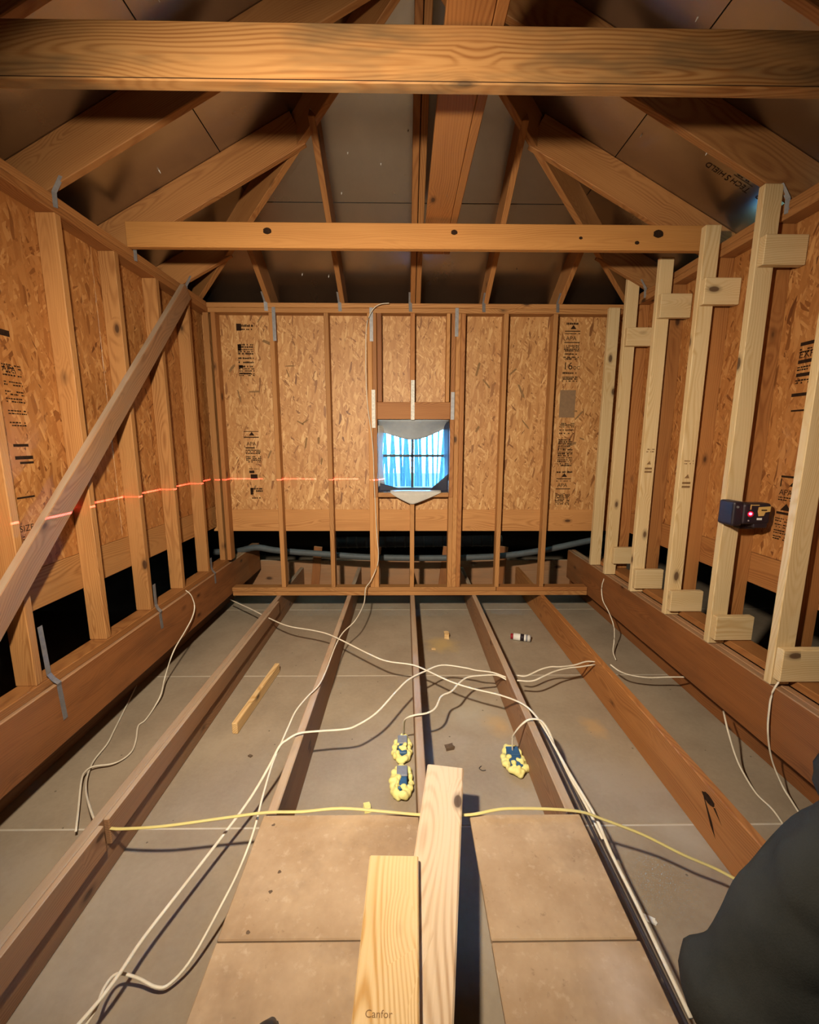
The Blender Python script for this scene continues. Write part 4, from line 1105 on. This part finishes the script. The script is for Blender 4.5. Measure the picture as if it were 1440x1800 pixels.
b1 = board('loose_plank', (0.168, 1.555, ZPL + 0.029), (-0.040, 0.30, ZPL + 0.029), 0.148, 0.036, M['lumber_grey'], None, ch=0.005)
tag(b1, 'greyish pine plank on the joists, rounded sawn end pointing at the foam boxes', 'plank', 'loose planks')
b2 = board('loose_plank', (-0.033, 1.14, ZPL + 0.0665), (-0.055, 0.25, ZPL + 0.0665), 0.152, 0.036, M['lumber'], None, ch=0.004)
tag(b2, 'yellow pine plank with an ink stamp, beside and above the greyish plank', 'plank', 'loose planks')
pr = Print2D(); pr.text('Canfor', 0.0, 0.0, 0.020, 1.1)
pr.build('ink_stamp', (-0.090, 0.758, ZPL + 0.0853), (0.999, -0.03, 0), (0.03, 0.999, 0), M['ink_soft'], b2)
sp = board('spacer_stick', (-0.10, 0.80, ZPL + 0.024), (-0.055, 0.80, ZPL + 0.024), 0.030, 0.047, M['stud'], None)
sp.data = sp.data.copy()
tag(sp, 'short wooden stick propping up the yellow pine plank', 'offcut')
oc = board('wood_offcut', (-0.945, 2.15, ZF + 0.034), (-0.898, 2.80, ZF + 0.034), 0.032, 0.066, M['lumber'], None)
tag(oc, 'narrow pale offcut standing on edge on the drywall between joists', 'offcut')

# ------------------------------------------------------------------ foamed electrical boxes
def foam_lumps(name, blobs, parent, seed, root):
    bm = bmesh.new(); rr = random.Random(seed)
    for x, y, z, r in blobs:
        m_ = Matrix.Translation(Vector((x, y, z)) - Vector(root)) @ Matrix.Diagonal((rr.uniform(0.8, 1.25), rr.uniform(0.8, 1.25), rr.uniform(0.75, 1.1), 1))
        bmesh.ops.create_icosphere(bm, subdivisions=2, radius=r, matrix=m_)
    o = bm_obj(name, bm, M['foam'], parent, Matrix.Translation(root), smooth=True)
    md = o.modifiers.new('merge', 'REMESH'); md.mode = 'VOXEL'; md.voxel_size = 0.0045; md.use_smooth_shade = True
    return o
def foam_box(cx, cy, w, l, lab, seed, grey):
    e = tag(empty('electrical_box', (cx, cy, ZF)), lab, 'electrical box', 'foamed electrical boxes')
    hgt = 0.045
    bt = 0.004
    x0, x1, y0, y1 = cx - w * 0.28, cx + w * 0.28, cy - l * 0.32, cy + l * 0.32
    rbox('box_body', (x0, y0, ZF), (x1, y1, ZF + hgt), M['bluebox'], e, 0.004, 1)
    rbox('box_cover', (x0 - 0.002, cy + l * 0.02, ZF + hgt - 0.004), (x1 + 0.002, y1 + 0.004, ZF + hgt + 0.006), M['greybox'] if grey else M['bluebox'], e, 0.003, 1)
    rr = random.Random(seed); blobs = []
    n = 22
    for k in range(n):
        a = 2 * math.pi * k / n
        blobs.append((cx + w * 0.46 * math.cos(a) * rr.uniform(0.85, 1.1), cy + l * 0.46 * math.sin(a) * rr.uniform(0.9, 1.08), ZF + rr.uniform(0.008, 0.03), rr.uniform(0.013, 0.021)))
    for k in range(7):
        blobs.append((cx + rr.uniform(-0.3, 0.3) * w, cy + rr.uniform(-0.40, 0.05) * l, ZF + hgt + rr.uniform(-0.004, 0.006), rr.uniform(0.008, 0.014)))
    foam_lumps('foam_collar', blobs, e, seed, (cx, cy, ZF))
    return e
foam_box(-0.012, 2.005, 0.085, 0.19, 'foamed electrical box against the middle joist, upper of the touching pair', 1, True)
foam_box(-0.012, 1.785, 0.085, 0.20, 'foamed electrical box against the middle joist, lower of the touching pair', 2, True)
foam_box(0.555, 1.915, 0.105, 0.19, 'lone foamed electrical box with a cable arching out', 3, False)

# ------------------------------------------------------------------ small things lying on the drywall
can = tag(empty('spray_can', (0.945, 3.265, ZF)), 'small white can with a red cap lying on the drywall', 'can')
ca, cb = Vector((0.895, 3.285, ZF + 0.028)), Vector((1.02, 3.245, ZF + 0.028))
dd = (cb - ca).normalized()
cyl('can_body', ca, cb, 0.028, M['white'], can, 18)
cyl('cap', ca - dd * 0.022, ca, 0.022, M['red'], can, 16)
cyl('printed_band', ca + dd * 0.055, ca + dd * 0.085, 0.0284, M['black'], can, 18)
cyl('printed_band', ca + dd * 0.10, ca + dd * 0.112, 0.0284, M['greybox'], can, 18)
cyl('base_rim', cb, cb + dd * 0.006, 0.0275, M['galv'], can, 18)
def chip(name, x, y, w, l, h, mat, lab, cat, seed, z=ZF):
    rr = random.Random(seed)
    bm = bmesh.new(); bmesh.ops.create_cube(bm, size=1.0)
    bmesh.ops.subdivide_edges(bm, edges=list(bm.edges), cuts=1, use_grid_fill=True)
    for v in bm.verts:
        v.co += Vector((rr.uniform(-0.09, 0.09), rr.uniform(-0.09, 0.09), rr.uniform(-0.06, 0.06)))
    bmesh.ops.scale(bm, vec=(w, l, h), verts=bm.verts)
    o = bm_obj(name, bm, mat, None, Matrix.Translation((x, y, z + h * 0.52)) @ Matrix.Rotation(rr.uniform(-0.6, 0.6), 4, 'Z'))
    tag(o, lab, cat)
chip('wood_block', 0.347, 3.32, 0.035, 0.05, 0.045, M['lumber'], 'tiny wood block on the drywall beyond the middle joist', 'wood scrap', 1)
chip('wood_chip', 0.226, 3.12, 0.03, 0.02, 0.008, M['lumber'], 'small yellowish chip close to the tiny wood block', 'wood scrap', 2)
chip('foam_crumb', -0.165, 1.65, 0.028, 0.035, 0.02, M['foam'], 'yellow foam crumb near the yellow cable', 'foam scrap', 3)
chip('dirt_clump', 0.238, 2.03, 0.045, 0.03, 0.015, M['dirt'], 'dark dirt clump on the drywall right of the middle joist', 'dirt', 4)
chip('paper_scrap', 0.835, 1.20, 0.045, 0.018, 0.006, M['white'], 'pale sliver on the drywall beside the cable bundle', 'scrap', 5)
chip('paper_scrap', 0.97, 1.06, 0.014, 0.012, 0.005, M['white'], 'white crumb on the drywall close to the crouching person', 'scrap', 6)
chip('wood_chip', -0.80, 1.98, 0.02, 0.014, 0.006, M['dirt'], 'dark speck of debris beside the strip of the joist by the offcut', 'scrap', 7)
chip('wood_chip', -0.55, 0.92, 0.03, 0.012, 0.005, M['white'], 'white chip on the drywall beside the near plywood edge', 'scrap', 8)
st = tube('wire_staple', [(0.385, 1.90, ZF + 0.003), (0.372, 1.885, ZF + 0.003), (0.385, 1.87, ZF + 0.003), (0.402, 1.872, ZF + 0.003)], 0.002, M['cable_black'], None, 6, 1.0, 4)
tag(st, 'bent wire staple on the drywall near the lone foam box', 'staple')

# ------------------------------------------------------------------ work lamp hanging from a rafter (above the picture)
lamp = tag(empty('work_lamp', LAMP_POS), 'work lamp hanging on a cord from a rafter', 'lamp')
aim = (LAMP_AIM - LAMP_POS).normalized()
q = aim.to_track_quat('-Z', 'Y').to_matrix().to_4x4()
T = Matrix.Translation(LAMP_POS) @ q
bm = bmesh.new(); bmesh.ops.create_cone(bm, cap_ends=True, segments=24, radius1=0.055, radius2=0.095, depth=0.09)
bm_obj('lamp_housing', bm, M['black'], lamp, T @ Matrix.Translation((0, 0, 0.055)) @ Matrix.Rotation(math.pi, 4, 'X'))
bm = bmesh.new(); bmesh.ops.create_cone(bm, cap_ends=True, segments=24, radius1=0.085, radius2=0.085, depth=0.004)
bm_obj('lamp_lens', bm, M['lamp_glow'], lamp, T @ Matrix.Translation((0, 0, 0.006)))
tube('lamp_cord', [LAMP_POS + Vector((0, -0.03, 0.08)), LAMP_POS + Vector((0, -0.02, 0.4)), LAMP_POS + Vector((0, -0.01, 0.8)), (LAMP_POS.x, 0.41, zu(LAMP_POS.x) + 0.02)], 0.004, M['cable_black'], lamp, 6)
al = bpy.data.lights.new('lamp_light', 'AREA')
al.shape = 'DISK'; al.size = 0.11; al.spread = LAMP_SPREAD; al.energy = LAMP_POWER; al.color = LAMP_COLOR
link(bpy.data.objects.new('lamp_light', al), lamp, T @ Matrix.Translation((0, 0, -0.002)))

# ------------------------------------------------------------------ the photographer's shoe
shoe = tag(empty('shoe', (-0.34, 0.62, ZPL)), 'black shoe toe on the near plywood at the picture bottom', 'shoe')
def shoe_sec(y):
    t = (y + 0.15) / 0.30
    w = 0.036 + 0.014 * math.sin(math.pi * min(1, t * 0.95 + 0.05)) - (0.030 * max(0, (t - 0.80) / 0.2) ** 2)
    h = 0.085 if t < 0.35 else 0.085 - 0.045 * ((t - 0.35) / 0.65)
    h -= 0.022 * max(0, (t - 0.85) / 0.15) ** 2
    return w, h
vs, fs = [], []
N, K = 16, 14
for i in range(N + 1):
    y = -0.15 + 0.30 * i / N
    w, h = shoe_sec(y)
    w = max(w, 0.008)
    for k in range(K):
        a = 2 * math.pi * k / K
        vs.append((w * math.cos(a), y, 0.018 + h * 0.5 + h * 0.5 * math.sin(a)))
for i in range(N):
    for k in range(K):
        fs.append((i * K + k, i * K + (k + 1) % K, (i + 1) * K + (k + 1) % K, (i + 1) * K + k))
fs += [tuple(reversed(range(K))), tuple(range(N * K, N * K + K))]
SM = Matrix.Translation((-0.325, 0.642, ZPL)) @ Matrix.Rotation(-0.12, 4, 'Z')
mesh_obj('upper', vs, fs, M['leather'], shoe, SM, smooth=True)
vs, fs = [], []
for z in (0.001, 0.022):
    for i in range(N + 1):
        y = -0.152 + 0.304 * i / N
        w = max(shoe_sec(max(-0.15, min(0.15, y)))[0], 0.008) + 0.003
        vs.append((w, y, z))
    for i in reversed(range(N + 1)):
        y = -0.152 + 0.304 * i / N
        w = max(shoe_sec(max(-0.15, min(0.15, y)))[0], 0.008) + 0.003
        vs.append((-w, y, z))
n = 2 * (N + 1)
fs = [tuple(reversed(range(n))), tuple(range(n, 2 * n))] + [(i, (i + 1) % n, (i + 1) % n + n, i + n) for i in range(n)]
mesh_obj('sole', vs, fs, M['rubber'], shoe, SM)
for k in range(4):
    y = -0.02 + k * 0.022
    w, h = shoe_sec(y)
    tube('lace', [SM @ Vector((-0.024, y, 0.018 + h * 0.93)), SM @ Vector((0, y + 0.004, 0.021 + h)), SM @ Vector((0.024, y, 0.018 + h * 0.93))], 0.0025, M['rubber'], shoe, 6)

# ------------------------------------------------------------------ crouching person in a dark hooded jacket
person = tag(empty('person', (0.95, 0.35, ZPL)), 'person crouching in a dark grey hooded jacket at the picture edge', 'person')
J = {
    'pelvis': (1.06, 0.22, -1.06, 0.155), 'belly': (1.03, 0.33, -0.97, 0.155), 'chest': (0.985, 0.50, -0.86, 0.17), 'upper': (0.97, 0.60, -0.77, 0.165), 'neck': (0.965, 0.67, -0.72, 0.085), 'skull': (1.0, 0.725, -0.695, 0.095), 'crown': (1.005, 0.745, -0.61, 0.070),
    'ltrap': (0.88, 0.64, -0.69, 0.14), 'lsh': (0.785, 0.61, -0.77, 0.13), 'larm': (0.700, 0.610, -0.90, 0.122), 'lel': (0.622, 0.625, -1.05, 0.112), 'lfore': (0.715, 0.65, -1.15, 0.075), 'lwr': (0.800, 0.70, -1.235, 0.040), 'lpalm': (0.835, 0.725, -1.275, 0.036),
    'rsh': (1.175, 0.60, -0.82, 0.095), 'rarm': (1.23, 0.63, -0.94, 0.082), 'rel': (1.27, 0.66, -1.05, 0.07), 'rfore': (1.22, 0.74, -1.13, 0.055), 'rwr': (1.17, 0.80, -1.21, 0.038), 'rpalm': (1.15, 0.83, -1.25, 0.034),
    'lhip': (0.965, 0.22, -1.12, 0.115), 'lth': (0.90, 0.40, -1.18, 0.095), 'lkn': (0.845, 0.555, -1.255, 0.078), 'lcalf': (0.88, 0.32, -1.295, 0.064), 'lank': (0.92, 0.06, -1.305, 0.046), 'ltoe': (0.93, -0.06, -1.315, 0.042),
    'rhip': (1.15, 0.22, -1.12, 0.115), 'rth': (1.17, 0.40, -1.18, 0.095), 'rkn': (1.185, 0.555, -1.255, 0.078), 'rcalf': (1.17, 0.32, -1.295, 0.064), 'rank': (1.16, 0.06, -1.305, 0.046), 'rtoe': (1.16, -0.06, -1.315, 0.042)}
EDG = [('pelvis', 'belly'), ('belly', 'chest'), ('chest', 'upper'), ('upper', 'neck'), ('neck', 'skull'), ('skull', 'crown'),
       ('upper', 'ltrap'), ('ltrap', 'lsh'), ('lsh', 'larm'), ('larm', 'lel'), ('lel', 'lfore'), ('lfore', 'lwr'), ('lwr', 'lpalm'),
       ('upper', 'rsh'), ('rsh', 'rarm'), ('rarm', 'rel'), ('rel', 'rfore'), ('rfore', 'rwr'), ('rwr', 'rpalm'),
       ('pelvis', 'lhip'), ('lhip', 'lth'), ('lth', 'lkn'), ('lkn', 'lcalf'), ('lcalf', 'lank'), ('lank', 'ltoe'),
       ('pelvis', 'rhip'), ('rhip', 'rth'), ('rth', 'rkn'), ('rkn', 'rcalf'), ('rcalf', 'rank'), ('rank', 'rtoe')]
names = list(J)
base = Vector((0.95, 0.35, ZPL))
verts = [Vector(J[n][:3]) - base for n in names]
rad = [J[n][3] for n in names]
edg = [(names.index(a_), names.index(c_)) for a_, c_ in EDG]
# five fingers per hand, each a short bent chain from inside the palm
for s_, hand in ((-1, 'l'), (1, 'r')):
    pw = Vector(J[hand + 'wr'][:3]); pp = Vector(J[hand + 'palm'][:3])
    fwd = (pp - pw).normalized(); across = fwd.cross(Vector((0, 0, 1))).normalized()
    for fi, (off, ln) in enumerate(((-0.028, 0.062), (-0.010, 0.072), (0.009, 0.068), (0.027, 0.054))):
        p = pp + across * off
        chain = [p, p + fwd * ln * 0.4 + Vector((0, 0, -0.004)), p + fwd * ln * 0.72 + Vector((0, 0, -0.014)), p + fwd * ln * 0.92 + Vector((0, 0, -0.028))]
        prev = names.index(hand + 'palm')
        for ci, c_ in enumerate(chain[1:]):
            verts.append(c_ - base); rad.append((0.0105, 0.0095, 0.008)[ci]); edg.append((prev, len(verts) - 1)); prev = len(verts) - 1
    th = pp - fwd * 0.02 - across * s_ * -0.034
    prev = names.index(hand + 'palm')
    for ci, c_ in enumerate((th, th + fwd * 0.028 - across * s_ * -0.012, th + fwd * 0.05 - across * s_ * -0.008)):
        verts.append(c_ - base); rad.append((0.014, 0.011, 0.009)[ci]); edg.append((prev, len(verts) - 1)); prev = len(verts) - 1
me = bpy.data.meshes.new('body')
me.from_pydata(verts, edg, [])
for mm in ('jacket', 'denim', 'skin', 'leather'):
    me.materials.append(M[mm])
bo = bpy.data.objects.new('body', me)
link(bo, None, Matrix.Translation(base))
sk = bo.modifiers.new('skin', 'SKIN'); sk.use_smooth_shade = True
sl = me.skin_vertices[0].data
for i, r in enumerate(rad):
    sl[i].radius = (r, r)
    sl[i].use_root = (i == names.index('pelvis'))
ss = bo.modifiers.new('smooth', 'SUBSURF'); ss.levels = 3; ss.render_levels = 3
dg = bpy.context.evaluated_depsgraph_get()
bm2 = bpy.data.meshes.new_from_object(bo.evaluated_get(dg))
bpy.data.objects.remove(bo, do_unlink=True)
WORLD.pop('body', None)
bm2.name = 'body'
def near(p, a_, c_):
    a_, c_ = Vector(J[a_][:3]), Vector(J[c_][:3]); t_ = max(0, min(1, (p - a_).dot(c_ - a_) / (c_ - a_).length_squared))
    return (p - a_ - (c_ - a_) * t_).length
from mathutils import noise as mnoise
for v in bm2.vertices:                                # cloth folds
    p = v.co + base
    if near(p, 'lwr', 'lpalm') > 0.10 and near(p, 'rwr', 'rpalm') > 0.10 and p.z < -0.66 or p.z < -0.72 and p.y < 0.6:
        w_ = mnoise.noise(Vector((p.x * 3, p.y * 3, p.z * 3))) * 0.9
        ridge = abs(mnoise.noise(Vector((p.x * 2.2 + w_, p.y * 2.2, p.z * 9 - p.x * 7 + w_))))
        d = min(0.30, ridge) * 0.11 - 0.012 + mnoise.noise(p * 14) * 0.004
        v.co += v.normal * d
for f in bm2.polygons:
    p = f.center + base
    f.use_smooth = True
    hand = min(near(p, 'lwr', 'lpalm') , near(p, 'rwr', 'rpalm'))
    leg = min(near(p, s_ + a_, s_ + c_) for s_ in 'lr' for a_, c_ in (('hip', 'th'), ('th', 'kn'), ('kn', 'calf'), ('calf', 'ank')))
    foot = min(near(p, 'lank', 'ltoe'), near(p, 'rank', 'rtoe'))
    arm = min(near(p, s_ + a_, s_ + c_) for s_ in 'lr' for a_, c_ in (('sh', 'arm'), ('arm', 'el'), ('el', 'fore'), ('fore', 'wr')))
    if foot < 0.06 and p.y < 0.1: f.material_index = 3
    elif hand < 0.075 and hand < arm + 0.002 and p.z < -1.2: f.material_index = 2
    elif (p - Vector(J['skull'][:3])).length < 0.13 and p.y > 0.70: f.material_index = 2
    elif leg < 0.12 and p.z < -1.07 and leg < arm: f.material_index = 1
    else: f.material_index = 0
bo = bpy.data.objects.new('body', bm2)
link(bo, person, Matrix.Translation(base))
# face
hd = Vector((1.0, 0.735, -0.675))
look = Vector((0.25, 0.9, -0.30)).normalized(); sidev = look.cross(Vector((0, 0, 1))).normalized(); upf = sidev.cross(look)
def blob(name, c, r, sc, mat, parent):
    bm = bmesh.new(); bmesh.ops.create_icosphere(bm, subdivisions=3, radius=r, matrix=Matrix.Diagonal((*sc, 1)))
    R = Matrix((sidev, look, upf)).transposed().to_4x4()
    return bm_obj(name, bm, mat, parent, Matrix.Translation(c) @ R, smooth=True)
blob('nose', hd + look * 0.098 - upf * 0.005, 0.014, (0.9, 1.2, 1.5), M['skin'], bo)
for s_ in (-1, 1):
    blob('eye', hd + look * 0.080 + sidev * 0.031 * s_ + upf * 0.018, 0.011, (1.3, 0.8, 0.8), M['white'], bo)
    blob('ear', hd + sidev * 0.088 * s_, 0.024, (0.4, 0.8, 1.2), M['skin'], bo)
blob('mouth', hd + look * 0.088 - upf * 0.042, 0.018, (1.3, 0.4, 0.35), M['red'], bo)
# hood: an open shell over head and neck
vs, fs = [], []
NU, NV = 18, 10
for j in range(NV + 1):
    th = math.pi * (0.04 + 0.80 * j / NV)
    for i in range(NU + 1):
        ph = math.pi * (-0.22 + 1.44 * i / NU)            # leaves the face open
        x = math.sin(th) * math.cos(ph); y = -math.sin(th) * math.sin(ph); z = math.cos(th)
        w = 0.125 + 0.02 * (j / NV) ** 2
        p = sidev * x * w + look * y * (w + 0.01) + Vector((0, 0, 1)) * z * 0.145
        p += Vector((0.004 * math.sin(9 * ph + 5 * th), 0.004 * math.cos(7 * th), 0))
        vs.append(p)
for j in range(NV):
    for i in range(NU):
        fs.append((j * (NU + 1) + i, j * (NU + 1) + i + 1, (j + 1) * (NU + 1) + i + 1, (j + 1) * (NU + 1) + i))
ho = mesh_obj('hood', vs, fs, M['jacket'], person, Matrix.Translation(hd + Vector((0, 0.0, 0.0))), smooth=True)
md = ho.modifiers.new('thickness', 'SOLIDIFY'); md.thickness = 0.008

# ------------------------------------------------------------------ lift the whole place so that the drywall lies at z = 0
for o in scene.objects:
    if o.parent is None:
        o.location.z += EYE
